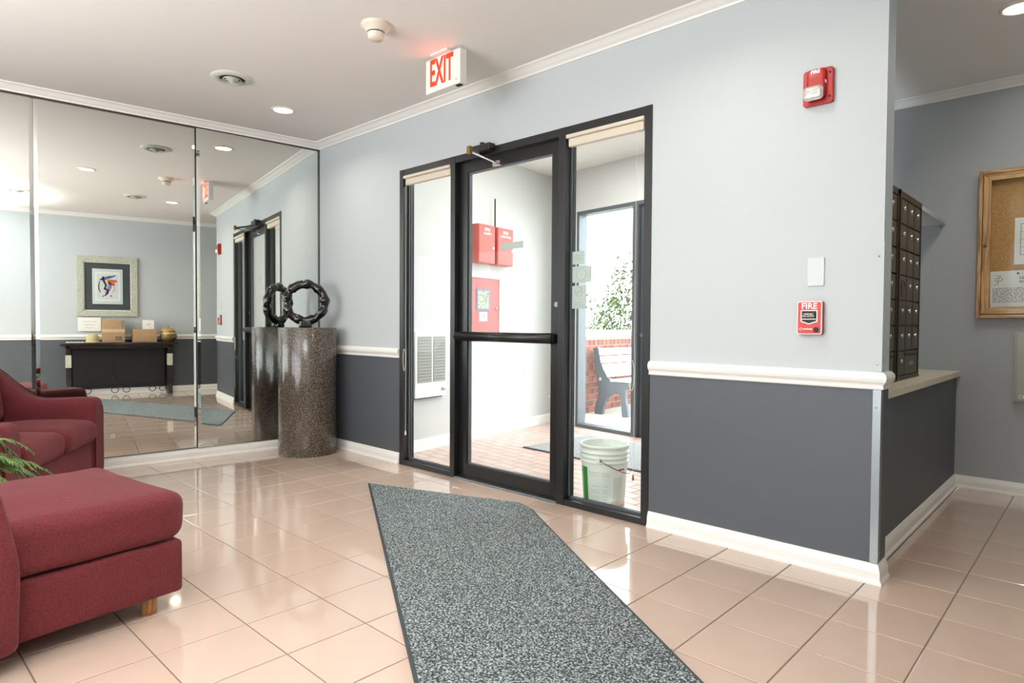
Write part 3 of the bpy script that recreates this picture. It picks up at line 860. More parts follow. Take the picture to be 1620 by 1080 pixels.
for i in range(K_):
    a = 2*PI*i/K_
    R_ = 0.153 + 0.006*noise.noise(Vector((math.cos(a)*2.2, math.sin(a)*2.2, 3)))
    pts.append((R_*math.cos(a)*1.03, 0.006*math.sin(3*a), 0.212 + R_*math.sin(a)))
    rs.append(0.035 + 0.004*math.sin(a*9+0.6) + 0.006*noise.noise(Vector((math.cos(a)*5, math.sin(a)*5, 0))))
c.tube(pts, 0.03, 18, closed=True, rs=rs)
vv = []
for v in c.v:
    p = Vector(v); n_ = noise.noise(p*38)*0.006 + noise.noise(p*80)*0.003
    ctr = Vector((p.x, 0, p.z-0.206)); 
    ctr = ctr.normalized()*0.148 if ctr.length > 0 else ctr
    q = p-Vector((ctr.x, 0, ctr.z+0.206))
    if q.length > 1e-6: p = p+q.normalized()*n_
    vv.append(tuple(p))
c.v = vv
c.build('ring', m_sculp, t)
c = MB(); rbox(c, -0.055, 0.055, -0.035, 0.035, 0.0, 0.06, 0.012, 5, lambda p: Vector((p.x*(1.0-0.35*(p.z/0.06)*(1-p.z/0.075)), p.y, p.z)) + Vector((0.002*noise.noise(p*40), 0, 0))); c.build('foot', m_sculp, t)

# ================================================================== SOFAS
def crown(x0, x1, y0, y1, zc, b, bot=0.0):
    def f(p):
        u = (2*p.x-x0-x1)/(x1-x0); w = (2*p.y-y0-y1)/(y1-y0)
        k = max(0, 1-u*u)*max(0, 1-w*w)
        if p.z > zc: p.z += b*k*(p.z-zc)/0.08
        else: p.z -= bot*k
        return p
    return f
def wob(p, a=0.006, s=6):
    return p + Vector((noise.noise(p*s), noise.noise(p*s+Vector((9, 0, 0))), noise.noise(p*s+Vector((0, 9, 0)))))*a
def ss(t): t = min(max(t, 0), 1); return t*t*(3-2*t)

lv = root('loveseat', (0.318, -1.842, 0), 'burgundy loveseat standing against the mirror wall behind the chaise', 'sofa', math.atan2(-0.527, 0.849))
c = MB(); rbox(c, 0.0, 1.0, -0.76, -0.015, 0.055, 0.305, 0.02, 6, lambda p: wob(p, 0.004, 5)); c.build('base', m_fab, lv)
for k in (0, 1):
    x0, x1 = 0.004+k*0.5, 0.496+k*0.5
    cr = crown(x0, x1, -0.60, 0.03, 0.37, 0.022)
    c = MB(); rbox(c, x0, x1, -0.60, 0.03, 0.302, 0.452, 0.058, 8, lambda p: wob(cr(p), 0.006, 7)); c.build('seat_cushion', m_fab, lv)
c = MB(); rbox(c, -0.02, 1.02, -0.83, -0.60, 0.10, 0.83, 0.06, 6, lambda p: Vector((p.x, p.y-0.10*(p.z-0.3)*0.3, p.z))); c.build('back_frame', m_fab, lv)
for k in (0, 1):
    x0, x1 = 0.004+k*0.5, 0.496+k*0.5
    c = MB(); rbox(c, x0, x1, -0.66, -0.48, 0.45, 0.86, 0.07, 6, lambda p: wob(Vector((p.x, p.y-0.12*(p.z-0.45), p.z)), 0.006, 6)); c.build('back_cushion', m_fab, lv)
for sgn, xa, xb in ((-1, -0.175, 0.0), (1, 1.0, 1.19)):
    def fa(p, xa=xa, xb=xb):
        t_ = ss((-0.34-p.y)/0.36)
        k = p.z/0.585
        p.z = p.z*(1 + 0.42*t_*k)
        cx = (xa+xb)/2
        p.x += (p.x-cx)*0.12*math.sin(PI*min(1, max(0, (k-0.55)/0.45)))
        return wob(p, 0.004, 5)
    c = MB(); rbox(c, xa, xb, -0.80, 0.0, 0.055, 0.585, 0.045, 10, fa); ao = c.build('arm', m_fab, lv)
    c = MB(); rplate(c, xa+0.015, xb-0.015, 0.065, 0.54, -0.004, 0.003, 0.05); c.build('arm_front_panel', m_fab, ao, bevel=0.002)
for fx, fy in ((-0.12, -0.06), (1.10, -0.06), (-0.10, -0.74), (1.10, -0.74)):
    c = MB(); c.smooth = True; c.lathe([(0, 0), (0.024, 0.0), (0.028, 0.06), (0, 0.062)], 14, (fx, fy, 0)); c.build('leg', m_leg, lv)

ch = root('chaise', (2.665, -2.118, 0), 'burgundy chaise in the left foreground with a wide flat seat', 'sofa', 0.14)
c = MB()
def fbz(p):
    p = wob(p, 0.004, 4)
    if p.y > -0.1: p.x -= 0.0
    return p
rbox(c, -0.725, 0.0, -1.55, 0.0, 0.07, 0.268, 0.018, 8, fbz); c.build('base', m_fab, ch)
cr2 = crown(-0.73, 0.005, -1.25, 0.012, 0.36, 0.03)
c = MB(); rbox(c, -0.73, 0.006, -1.25, 0.012, 0.272, 0.452, 0.052, 12, lambda p: wob(cr2(p), 0.007, 6)); c.build('seat_cushion', m_fab, ch)
def side_arm(x0, x1, s):
    def f(p):
        k = (p.z-0.06)/0.52
        p.x += s*0.035*math.sin(PI*min(1, max(0, k)))
        if k > 0.5: p.y -= 0.10*(k-0.5)**1.3*max(0, 1+(p.y+0.53)*6)
        return wob(p, 0.004, 5)
    return f
c = MB(); rbox(c, -0.02, 0.045, -1.55, -0.535, 0.06, 0.585, 0.03, 10, side_arm(0, 0, 1)); c.build('arm', m_fab, ch)
c = MB(); rbox(c, -0.865, -0.735, -1.55, -0.66, 0.06, 0.585, 0.05, 10, side_arm(0, 0, -1)); c.build('arm', m_fab, ch)
c = MB(); rbox(c, -0.74, -0.01, -1.58, -1.22, 0.10, 0.88, 0.07, 8, lambda p: wob(p, 0.006, 5)); c.build('back_cushion', m_fab, ch)
for fx, fy in ((-0.065, -0.10), (-0.66, -0.07), (-0.06, -1.48), (-0.66, -1.48)):
    c = MB(); c.smooth = True; c.lathe([(0, 0), (0.027, 0.0), (0.030, 0.075), (0, 0.076)], 16, (fx, fy, 0)); c.build('leg', m_leg, ch)

# ================================================================== FERN
fr = root('potted_fern', (1.52, -2.84, 0), 'green fern in a pot between the chaise and the loveseat', 'plant')
c = MB(); c.smooth = True; c.lathe([(0, 0), (0.085, 0), (0.095, 0.02), (0.13, 0.26), (0.14, 0.265), (0.14, 0.30), (0.125, 0.30), (0.118, 0.27)], 28); c.build('pot', m_pot, fr)
c = MB(); c.disc((0, 0, 0.265), 0.12, 'z', 0.01, 24); c.build('soil', m_soil, fr)
def frond(az, L, lift, droop, seed):
    rnd = random.Random(seed)
    c = MB(); pts = []
    N = 22
    for i in range(N+1):
        s_ = i/N
        rr = L*s_*(1-0.12*s_); z = 0.28 + lift*math.sin(min(1.0, s_*1.0)*PI*0.62) - droop*s_**2.2
        pts.append(Vector((math.cos(az+0.25*s_)*rr, math.sin(az+0.25*s_)*rr, z)))
    c.cur = 1; c.tube(pts, 0.002, 5, rs=[0.0028*(1-0.8*i/N) for i in range(N+1)])
    c.cur = 0
    for i in range(3, N+1):
        for h in (0.0, 0.5):
            if i == N and h: continue
            k = i+h; f_ = k-int(k)
            p = pts[int(k)] if f_ == 0 else (pts[int(k)]+pts[int(k)+1])/2
            tdir = (pts[min(i+1, N)]-pts[i-1]).normalized()
            side = tdir.cross(Vector((0, 0, 1))).normalized()
            upv = side.cross(tdir)
            ll = 0.075*math.sin(PI*(0.12+0.86*k/N))*rnd.uniform(0.85, 1.1)
            for sg in (-1, 1):
                d = (side*sg*0.85+tdir*0.55+upv*rnd.uniform(-0.25, 0.1)).normalized()
                w = tdir*0.0072
                a = p; b = p+d*ll*0.5+w*0.9; e = p+d*ll-upv*0.006; g_ = p+d*ll*0.5-w*0.9
                c.add([a-w*0.5, g_, e, b, a+w*0.5, a+upv*0.0008, b*0.5+g_*0.5+upv*0.002], [(0, 1, 6, 5), (1, 2, 6), (2, 3, 6), (3, 4, 5, 6)])
    return c
fronds = [(0.95, 0.60, 0.24, 0.16), (1.05, 0.66, 0.30, 0.24), (1.3, 0.48, 0.26, 0.12), (1.18, 0.46, 0.36, 0.16), (0.65, 0.52, 0.24, 0.14), (1.5, 0.44, 0.38, 0.16), (0.55, 0.46, 0.30, 0.18), (0.80, 0.56, 0.33, 0.20), (1.0, 0.52, 0.36, 0.12), (1.12, 0.60, 0.30, 0.28), (1.25, 0.55, 0.30, 0.20), (1.4, 0.52, 0.34, 0.30), (0.2, 0.36, 0.30, 0.10), (1.6, 0.50, 0.30, 0.22), (2.3, 0.40, 0.28, 0.22), (3.0, 0.40, 0.28, 0.24), (3.8, 0.40, 0.30, 0.2), (4.6, 0.40, 0.30, 0.2), (5.3, 0.40, 0.30, 0.2), (5.9, 0.40, 0.30, 0.18), (0.75, 0.30, 0.34, 0.06), (2.0, 0.30, 0.36, 0.05), (4.2, 0.3, 0.36, 0.06)]
for i, (az, L, li, dr) in enumerate(fronds): frond(az, L, li, dr, i).build('frond', [m_fern, m_fernd], fr, fix=False)

# ================================================================== MAIL COUNTER
MB().box(3.95, 4.487, WT+0.001, YB, 0.759, 0.797).build('mail_counter', m_counter, bevel=0.003)
tag(bpy.data.objects['mail_counter'], 'cream laminate counter under the bronze mailboxes', 'counter')
mbx = root('mailbox_unit', (4.381, 0, 0.797), 'dark bronze bank of small locked mailboxes on the cream counter', 'mailboxes')
HZ = 1.040
c = MB(); c.box(-0.36, -0.012, 0.30, 1.482, 0.0, HZ); c.build('casing', m_bronzed, mbx)
c = MB()
for a, b in ((0.30, 0.330), (0.900, 0.972), (1.465, 1.482)): c.box(-0.012, 0.003, a, b, 0.0, HZ)
c.box(-0.012, 0.003, 0.30, 1.482, 1.005, HZ); c.box(-0.012, 0.003, 0.30, 1.482, 0.0, 0.024)
c.box(-0.012, 0.010, 0.930, 0.942, 0.0, HZ)
c.box(-0.012, 0.007, 0.30, 1.482, -0.0, 0.012)
c.build('face_frame', m_bronzed, mbx, bevel=0.001)
rowh = (1.005-0.024)/7
door_me = None; lock_me = None; tag_me = None
for y0m in (0.330, 0.972):
    for r_i in range(7):
        z0 = 0.024 + r_i*rowh
        for k in range(3):
            if r_i == 0 and k > 0: continue
            wcol = (0.900-0.330)/3 if y0m < 0.5 else (1.465-0.972)/3
            y0 = y0m+k*wcol
            c = MB(); c.box(-0.012, 0.0, 0.004, wcol-0.008, 0.004, rowh-0.005)
            c.box(0.0, 0.0012, 0.016, wcol-0.020, 0.012, rowh-0.013)
            d = c.build('mailbox_door', m_bronze, mbx, bevel=0.0015, loc=(0.0, y0, z0))
            if y0m > 0.5 and r_i == 3 and k == 0:
                c = MB(); c.box(0.001, 0.0035, 0.04, wcol-0.045, 0.02, 0.075); c.tube([(0.002, 0.04+0.04*(1-math.cos(a)), 0.075+0.035*math.sin(a)) for a in [PI*q/8 for q in range(9)]], 0.003, 6)
                c.build('arrow_lock_plate', m_bronzed, d); continue
            c = MB(); c.smooth = True; c.disc((0.0012, wcol*0.36, rowh*0.60), 0.0075, 'x', 0.005, 12)
            c.box(0.001, 0.0125, wcol*0.36-0.0015, wcol*0.36+0.0015, rowh*0.60-0.010, rowh*0.60+0.010)
            c.build('lock', m_chrome, d)
            c = MB(); c.box(0.0012, 0.002, wcol*0.36+0.016, wcol*0.36+0.034, rowh*0.55-0.006, rowh*0.55+0.006); c.build('number_plate', m_greytext, d)
        if r_i == 0:
            wcol = (0.900-0.330)/3 if y0m < 0.5 else (1.465-0.972)/3
            c = MB(); c.box(-0.012, 0.0, 0.004, 2*wcol-0.012, 0.004, rowh-0.030)
            d = c.build('outgoing_mail_door', m_bronze, mbx, bevel=0.0015, loc=(0, y0m+wcol, z0))
            c = MB(); c.box(-0.012, 0.002, 0.01, 2*wcol-0.02, rowh-0.030, rowh-0.018); c.build('mail_slot', m_dark, d)
            c = MB(); c.box(-0.012, 0.001, 0.004, 2*wcol-0.012, rowh-0.018, rowh-0.004); c.build('upper_lip', m_bronze, d)
            text_obj('lettering', 'U.S. MAIL', 0.030, m_greytext, d, (0.0006, wcol-0.005, 0.062), rot=(PI/2, 0, PI/2), sx=0.9)
c = root('mail_ledge', (4.381, 1.484, 1.800), 'grey painted ledge between the mailboxes and the hall wall', 'ledge')
MB().box(-0.34, 0.0, 0, YB-1.484, 0.0, 0.03).build('ledge_board', m_hall, c, bevel=0.002)
MB().box(-0.34, -0.03, YB-1.484-0.02, YB-1.484, -0.06, 0.0).build('cleat', m_hall, c, bevel=0.002)
# noticeboard in an oak case
nb = root('noticeboard', (4.571, YB, 1.157), 'oak-framed glazed cork noticeboard on the hall wall', 'noticeboard')
NW, NH = 1.0, 0.965
for nm, x0, x1, z0, z1, mm in (('case_side', 0, 0.022, 0, NH, m_oak), ('case_side', NW-0.022, NW, 0, NH, m_oak), ('case_rail', 0.022, NW-0.022, 0, 0.022, m_oakx), ('case_rail', 0.022, NW-0.022, NH-0.022, NH, m_oakx)):
    MB().box(x0, x1, -0.055, 0, z0, z1).build(nm, mm, nb, bevel=0.002)
MB().box(0.022, NW-0.022, -0.016, -0.002, 0.022, NH-0.022).build('cork_sheet', m_cork, nb)
dr = MB(); e = 0.026; fw = 0.042
dr.plate([(e, e), (e+fw, e+fw), (e+fw, NH-e-fw), (e, NH-e)], -0.060, -0.040)
dd = dr.build('door_stile', m_oak, nb, bevel=0.002)
dr = MB(); dr.plate([(NW-e-fw, e+fw), (NW-e, e), (NW-e, NH-e), (NW-e-fw, NH-e-fw)], -0.060, -0.040); dr.build('door_stile', m_oak, nb, bevel=0.002)
dr = MB()
dr.plate([(e, e), (NW-e, e), (NW-e-fw, e+fw), (e+fw, e+fw)], -0.060, -0.040); dr.build('door_rail', m_oakx, nb, bevel=0.002)
dr = MB()
dr.plate([(e+fw, NH-e-fw), (NW-e-fw, NH-e-fw), (NW-e, NH-e), (e, NH-e)], -0.060, -0.040)
dr.build('door_rail', m_oakx, nb, bevel=0.002)
MB().box(e+fw-0.004, NW-e-fw+0.004, -0.051, -0.048, e+fw-0.004, NH-e-fw+0.004).build('pane', m_glass, nb)
c = MB(); c.smooth = True; c.disc((e+0.017, -0.066, 0.475), 0.010, 'y', 0.008, 16); c.build('lock', m_brass, nb)
c = MB(); c.disc((e+fw+0.02, -0.018, NH-0.10), 0.004, 'y', 0.003, 8); c.build('pin', m_chrome, nb)
def sheet(name, x0, z0, w, h, label, lines, rot=0.0, title=None):
    t = root(name, (4.571+x0, YB-0.0165, 1.157+z0), label, 'notice', 0, None)
    MB().box(0, w, -0.0012, 0, 0, h).build('paper', m_paper, t)
    t.rotation_euler.y = rot
    d = MB()
    for (a, b, zz, hh) in lines: d.box(a, b, -0.0018, -0.0012, zz, zz+hh)
    d.build('print', m_inkg, t)
    if title: text_obj('title', title, 0.024, m_ink, t, (w*0.6, -0.0018, h-0.06))
    return t
ln = []
rr_ = random.Random(3)
for k in range(10):
    z = 0.03+k*0.010
    x = 0.012
    while x < 0.28:
        w = rr_.uniform(0.008, 0.035); ln.append((x, min(x+w, 0.29), z, 0.004)); x += w+0.006
nt_ = sheet('notice_sheet', 0.072, 0.070, 0.31, 0.235, 'white printed notice with letterhead pinned low in the noticeboard', ln, -0.02)
text_obj('title', 'NOTICE', 0.026, m_ink, nt_, (0.20, -0.0018, 0.185))
text_obj('title', 'RESIDENTS', 0.020, m_ink, nt_, (0.20, -0.0018, 0.160))
c = MB(); c.tube([(0.045+0.02*math.cos(a), -0.0016, 0.18+0.012*math.sin(a)) for a in [2*PI*k/12 for k in range(12)]], 0.0012, 4, closed=True)
c.tube([(0.03, -0.0016, 0.205), (0.06, -0.0016, 0.205), (0.045, -0.0016, 0.19), (0.04, -0.0016, 0.15), (0.02, -0.0016, 0.145)], 0.0012, 4); c.build('drawing', m_ink, nt_)
c = MB(); c.smooth = True; c.disc((0.145, -0.006, 0.215), 0.006, 'y', 0.005, 10); c.build('pin', m_iron, nt_)
sheet('notice_form', 0.190, 0.345, 0.216, 0.30, 'white form with a printed table pinned high in the noticeboard', [(0.03, 0.19, 0.26, 0.003), (0.03, 0.19, 0.06, 0.003), (0.03, 0.033, 0.06, 0.2), (0.187, 0.19, 0.06, 0.2), (0.03, 0.19, 0.16, 0.002), (0.03, 0.19, 0.21, 0.002), (0.03, 0.19, 0.11, 0.002)])
# steel panel below
t = root('steel_panel', (4.777, YB, 0.612), 'putty-coloured steel panel box on the hall wall below the noticeboard', 'panel')
c = MB(); rbox(c, 0, 0.42, -0.035, 0, 0, 0.455, 0.004, 2); c.build('box', m_putty, t)
c = MB(); rbox(c, 0.012, 0.408, -0.046, -0.034, 0.012, 0.443, 0.004, 2); c.build('cover', m_putty, t)
c = MB(); c.box(0.03, 0.10, -0.0475, -0.046, 0.028, 0.048); lb = c.build('label_plate', m_white, t)
c = MB(); c.disc((0.042, -0.0485, 0.038), 0.005, 'y', 0.0012, 8); c.build('mark', m_ink, lb)

# ================================================================== CONSOLE AND ITEMS ON THE EAST WALL (seen in the mirror)
R_E = -PI/2      # faces -x ; local +x runs towards -y
cs = root('console_table', (XE-0.012, -1.322, 0), 'black console table with carved scroll legs and iron scrollwork', 'table', R_E)
# local x: left..right as seen facing the wall ; world y = -1.322 - x
c = MB(); c.box(-0.745, 0.745, -0.370, 0, 0.752, 0.790); c.build('table_top', m_blkwood, cs, bevel=0.008)
c = MB(); c.box(-0.62, 0.62, -0.33, -0.03, 0.705, 0.752); c.build('apron', m_blkwood, cs, bevel=0.003)
for sx in (-1, 1):
    X = sx*0.645
    lg = MB()
    prof = []
    N = 20
    out = [( -0.31, 0.75), (-0.34, 0.70), (-0.335, 0.63), (-0.33, 0.61), (-0.33, 0.44), (-0.315, 0.42), (-0.29, 0.34), (-0.275, 0.24), (-0.285, 0.14), (-0.315, 0.07), (-0.33, 0.03), (-0.33, 0.0)]
    inn = [(-0.22, 0.0), (-0.20, 0.05), (-0.19, 0.14), (-0.185, 0.24), (-0.20, 0.36), (-0.22, 0.44), (-0.22, 0.61), (-0.19, 0.70), (-0.10, 0.75)]
    pl = out+inn
    n = len(pl)
    vs = [(X-0.032, a, b) for a, b in pl]+[(X+0.032, a, b) for a, b in pl]
    lg.add(vs, [tuple(range(n)), tuple(range(2*n-1, n-1, -1))]+[(n+i, n+(i+1) % n, (i+1) % n, i) for i in range(n)])
    L_ = lg.build('leg', m_blkwood, cs, bevel=0.004)
    c = MB(); c.box(X-0.036, X+0.036, -0.340, -0.215, 0.435, 0.615); c.build('carved_block', m_silver, L_, bevel=0.004)
    c = MB(); c.box(X-0.03, X+0.03, -0.06, -0.01, 0, 0.75); c.build('rear_post', m_blkwood, cs)
c = MB(); rbox(c, -0.605, 0.605, -0.045, -0.028, 0.115, 0.705, 0.008, 12, lambda p: p+Vector((0, -0.006*noise.noise(Vector((p.x*5, 0, p.z*5))), 0))); bp = c.build('back_panel', m_blkpanel, cs)
c = MB()
for k in range(10):
    x = -0.5+0.11*k; z = 0.24+0.18*((k*7) % 3)/2
    c.tube([(x+0.03*math.cos(a), -0.056, z+0.016*math.sin(a)) for a in [PI*(0.1+0.8*q/6) for q in range(7)]], 0.0035, 5)
for sg in (-1, 1):
    c.tube([(sg*0.02, -0.056, 0.16), (sg*0.07, -0.056, 0.26), (sg*0.12, -0.056, 0.38), (sg*0.10, -0.056, 0.44)], 0.004, 5)
c.build('embossed_vines', m_blkpanel, bp)
sc_ = MB()
for cx in (-0.075, 0.075, -0.56, 0.56, -0.42, 0.42):
    sc_.tube([(cx+0.045*math.cos(a), -0.10, 0.068+0.042*math.sin(a)) for a in [2*PI*q/18 for q in range(18)]], 0.006, 6, closed=True)
sc_.tube([(-0.63, -0.10, 0.125), (-0.3, -0.10, 0.112), (0, -0.10, 0.122), (0.3, -0.10, 0.112), (0.63, -0.10, 0.125)], 0.007, 6)
sc_.build('iron_scrollwork', m_iron, cs)

# picture: world y -1.86..-1.08 -> centre -1.475
pc = root('framed_picture', (XE, -1.474, 1.178), 'silver-framed abstract print on a charcoal mount above the console', 'picture', R_E)
FW_, FH_ = 0.39, 0.90
ft = 0.085
for nm, poly in (('frame_rail', [(-FW_, 0), (FW_, 0), (FW_-ft, ft), (-FW_+ft, ft)]), ('frame_rail', [(-FW_+ft, FH_-ft), (FW_-ft, FH_-ft), (FW_, FH_), (-FW_, FH_)]),
                 ('frame_stile', [(-FW_, 0), (-FW_+ft, ft), (-FW_+ft, FH_-ft), (-FW_, FH_)]), ('frame_stile', [(FW_-ft, ft), (FW_, 0), (FW_, FH_), (FW_-ft, FH_-ft)])):
    c = MB(); c.plate(poly, -0.035, 0); c.build(nm, m_silver, pc, bevel=0.004)
c = MB()
for a, b, z0, z1 in ((-FW_+ft, -FW_+ft+0.012, ft, FH_-ft), (FW_-ft-0.012, FW_-ft, ft, FH_-ft), (-FW_+ft, FW_-ft, ft, ft+0.012), (-FW_+ft, FW_-ft, FH_-ft-0.012, FH_-ft)): c.box(a, b, -0.026, -0.010, z0, z1)
c.build('inner_fillet', m_white, pc)
MB().box(-FW_+ft, FW_-ft, -0.012, -0.004, ft, FH_-ft).build('mount', m_matd, pc)
wx0, wx1, wz0, wz1 = -0.195, 0.195, 0.185, 0.715
c = MB(); c.box(wx0, wx1, -0.020, -0.012, wz0, wz1); c.build('white_mat', mat('pale_blue_mat', srgb(214, 222, 228), 0.6), pc, bevel=0.002)
c = MB(); c.box(wx0+0.035, wx1-0.035, -0.0225, -0.020, wz0+0.045, wz1-0.045); c.build('cream_mat', m_paper, pc)
c = MB(); c.box(wx0+0.060, wx1-0.060, -0.0235, -0.0225, wz0+0.075, wz1-0.075); art = c.build('print_sheet', mat('art_paper', srgb(226, 224, 226), 0.7), pc)
def stroke(pts, w, m, y=-0.0245):
    c = MB(); P = [Vector((a, b)) for a, b in pts]; L_ = []; R_ = []
    for i, p in enumerate(P):
        d = (P[min(i+1, len(P)-1)]-P[max(i-1, 0)]).normalized(); n_ = Vector((-d.y, d.x))*w*(0.5+0.5*math.sin(PI*(i+0.5)/len(P)))
        L_.append((p.x+n_.x, p.y+n_.y)); R_.append((p.x-n_.x, p.y-n_.y))
    c.plate(L_+R_[::-1], y, y+0.001); return c.build('brush_stroke', m, art)
# seen in the mirror the sheet is flipped: painted as it hangs
stroke([(0.095, 0.545), (0.02, 0.570), (-0.06, 0.600), (-0.10, 0.620)], 0.012, m_blue)
stroke([(0.10, 0.555), (0.03, 0.590), (-0.05, 0.610)], 0.006, m_ink)
stroke([(0.02, 0.56), (0.0, 0.545), (-0.02, 0.55)], 0.022, m_sun)
stroke([(-0.02, 0.545), (-0.07, 0.53), (-0.12, 0.535)], 0.022, m_orange)
stroke([(0.0, 0.53), (-0.05, 0.49), (-0.09, 0.48)], 0.020, m_red2)
stroke([(0.06, 0.60), (0.05, 0.54), (0.02, 0.47), (0.04, 0.40)], 0.016, m_matd)
stroke([(-0.02, 0.51), (-0.03, 0.45), (0.0, 0.39), (0.02, 0.34)], 0.026, m_mauve)
stroke([(0.05, 0.42), (0.0, 0.40), (0.0, 0.35), (0.04, 0.31)], 0.012, m_ink)
stroke([(0.10, 0.53), (0.115, 0.46), (0.11, 0.40), (0.09, 0.36)], 0.007, m_ink)
stroke([(-0.08, 0.47), (-0.09, 0.41), (-0.06, 0.36)], 0.004, m_inkg)
stroke([(0.065, 0.31), (0.05, 0.30)], 0.012, m_blue)
stroke([(-0.03, 0.315), (-0.055, 0.305)], 0.009, m_ink)
MB().box(-FW_+ft, FW_-ft, -0.029, -0.0275, ft, FH_-ft).build('pane', m_glass, pc)

def onconsole(name, wy, depth_x, z, label, cat, group=None):
    return root(name, (XE-depth_x, wy, z), label, cat, R_E, group)
# wall notice
t = onconsole('wall_notice', -1.708, 0.0, 0.955, 'white paper notice taped to the wall under the picture', 'notice')
MB().box(-0.145, 0.145, -0.028, -0.0265, 0, 0.205).build('paper', m_paper, t)
d = MB()
for k in range(3): d.box(-0.10+0.03*k, 0.09-0.02*k, -0.0288, -0.028, 0.14-k*0.045, 0.144-k*0.045)
d.build('print', m_inkg, t)
# cartons
def carton(wy, w, dpt, h, z, label, seam_z):
    t = onconsole('carton', wy, 0.16, z, label, 'box')
    c = MB(); rbox(c, -w/2, w/2, -dpt/2, dpt/2, 0, h, 0.004, 2); c.build('carton_body', m_card, t)
    c = MB()
    if seam_z: c.box(-w/2-0.001, w/2+0.001, -dpt/2-0.0015, -dpt/2, seam_z-0.022, seam_z+0.022)
    c.box(-0.03, 0.03, -dpt/2-0.001, dpt/2, h, h+0.001)
    c.build('tape', m_tape, t)
    return t
t = carton(-1.412, 0.288, 0.24, 0.335, 0.791, 'tall brown carton with a printed symbol, on the console', 0.175)
c = MB(); yy = -0.1215
c.box(-0.105, -0.022, yy, yy+0.001, 0.035, 0.042); c.box(-0.105, -0.022, yy, yy+0.001, 0.078, 0.085)
c.box(-0.098, -0.092, yy, yy+0.001, 0.03, 0.09); c.box(-0.034, -0.028, yy, yy+0.001, 0.03, 0.09); c.box(-0.09, -0.036, yy, yy+0.001, 0.056, 0.062)
c.build('print', m_ink, t)
c = MB(); c.box(-0.128, -0.100, yy, yy+0.001, 0.20, 0.32); c.build('side_print', m_inkg, t)
carton(-1.006, 0.322, 0.22, 0.195, 0.791, 'low brown carton on the console beside the urn', 0.0)
t = onconsole('desk_card', -0.955, 0.16, 0.988, 'white tent card standing on the low carton', 'card')
c = MB(); c.plate([(-0.078, 0), (0.078, 0), (0.078, 0.145), (-0.07, 0.135)], -0.05, -0.047); c.plate([(-0.078, 0), (0.078, 0), (0.078, 0.145), (-0.078, 0.135)], 0.004, 0.007); c.build('card', m_paper, t)
c = MB(); c.box(-0.03, 0.03, -0.051, -0.05, 0.075, 0.079); c.box(-0.02, 0.012, -0.051, -0.05, 0.06, 0.063); c.build('print', m_ink, t)
t = onconsole('urn', -0.683, 0.19, 0.791, 'lidded gold and black leaf-patterned urn at the console end', 'urn')
c = MB(); c.smooth = True; c.lathe([(0, 0), (0.065, 0), (0.075, 0.012), (0.112, 0.045), (0.122, 0.085), (0.112, 0.120)], 32); c.build('bowl', m_urn, t)
c = MB(); c.smooth = True; c.lathe([(0.112, 0.12), (0.098, 0.150), (0.088, 0.165)], 32); c.build('shoulder', m_gold, t)
c = MB(); c.smooth = True; c.lathe([(0.105, 0.165), (0.106, 0.172), (0.088, 0.190), (0.060, 0.212), (0.02, 0.224), (0.008, 0.226)], 32); c.build('lid', m_gold, t)
c = MB(); c.smooth = True; c.lathe([(0.006, 0.224), (0.010, 0.240), (0.009, 0.252), (0.0, 0.256)], 16); c.build('finial', m_brass, t)
t = onconsole('felt_cap', -1.672, 0.20, 0.791, 'tan felt cap lying beside the tall carton', 'cap')
c = MB(); c.smooth = True; c.lathe([(0.085, 0.02), (0.084, 0.06), (0.074, 0.10), (0.045, 0.125), (0.0, 0.13)], 24); c.build('crown', m_hat, t)
c = MB(); c.smooth = True; c.lathe([(0.0845, 0.022), (0.098, 0.008), (0.100, 0.0), (0.082, 0.016)], 24); c.build('brim', m_hat, t)
t = onconsole('magazine', -1.885, 0.20, 0.791, 'folded white and black magazine at the far end of the console', 'magazine')
c = MB(); c.box(-0.11, 0.11, -0.09, 0.09, 0, 0.012); c.build('pages', m_paper, t)
c = MB(); c.box(-0.112, 0.112, -0.092, 0.092, 0.012, 0.0135); c.build('cover', m_ink, t)
c = MB()
for k in range(5): c.box(-0.10+0.045*k, -0.075+0.045*k, -0.085, 0.07-0.03*(k % 2), 0.0135, 0.0145)
c.build('cover_print', m_paper, t)

# ================================================================== VESTIBULE CONTENTS
RW = PI/2+VA
def onleft(name, wx, wy, z, label, cat, group=None):
    return root(name, (wx, wy, z), label, cat, RW, group)
hx, hy = LW((2.5-0.535)/math.cos(VA))
t = onleft('wall_heater', hx, hy, 0.462, 'white wall heater with two grey grilles seen through the left sidelight', 'heater')
c = MB(); c.box(-0.215, 0.190, -0.045, 0, 0, 0.565); c.build('cabinet', m_white, t, bevel=0.004)
for a, b in ((-0.185, -0.012), (0.008, 0.165)):
    c = MB(); c.box(a, b, -0.047, -0.045, 0.130, 0.525); g_ = c.build('grille', mat('grille_grey_%d' % (a*100), srgb(150, 155, 150), 0.6), t)
    c = MB(); n_ = 15
    for k in range(n_): c.box(a, b, -0.052, -0.047, 0.136+k*0.026, 0.142+k*0.026)
    c.build('louvre_bars', m_putty, g_)
c = MB(); c.smooth = True; c.disc((0.135, -0.062, 0.062), 0.015, 'y', 0.017, 18); c.build('control_knob', m_chrome, t)
c = MB(); c.box(-0.215, 0.13, -0.040, -0.005, -0.008, 0.0); c.build('painted_shadow_strip', m_dark, t)  # dark strip coloured as the shadow beneath the cabinet
bx, by = LW((2.5-1.505)/math.cos(VA))
t = onleft('alarm_cabinet', bx, by, 1.672, 'right-hand red alarm cabinet with black antenna, seen through the door', 'alarm cabinet', 'red alarm cabinets in the vestibule')
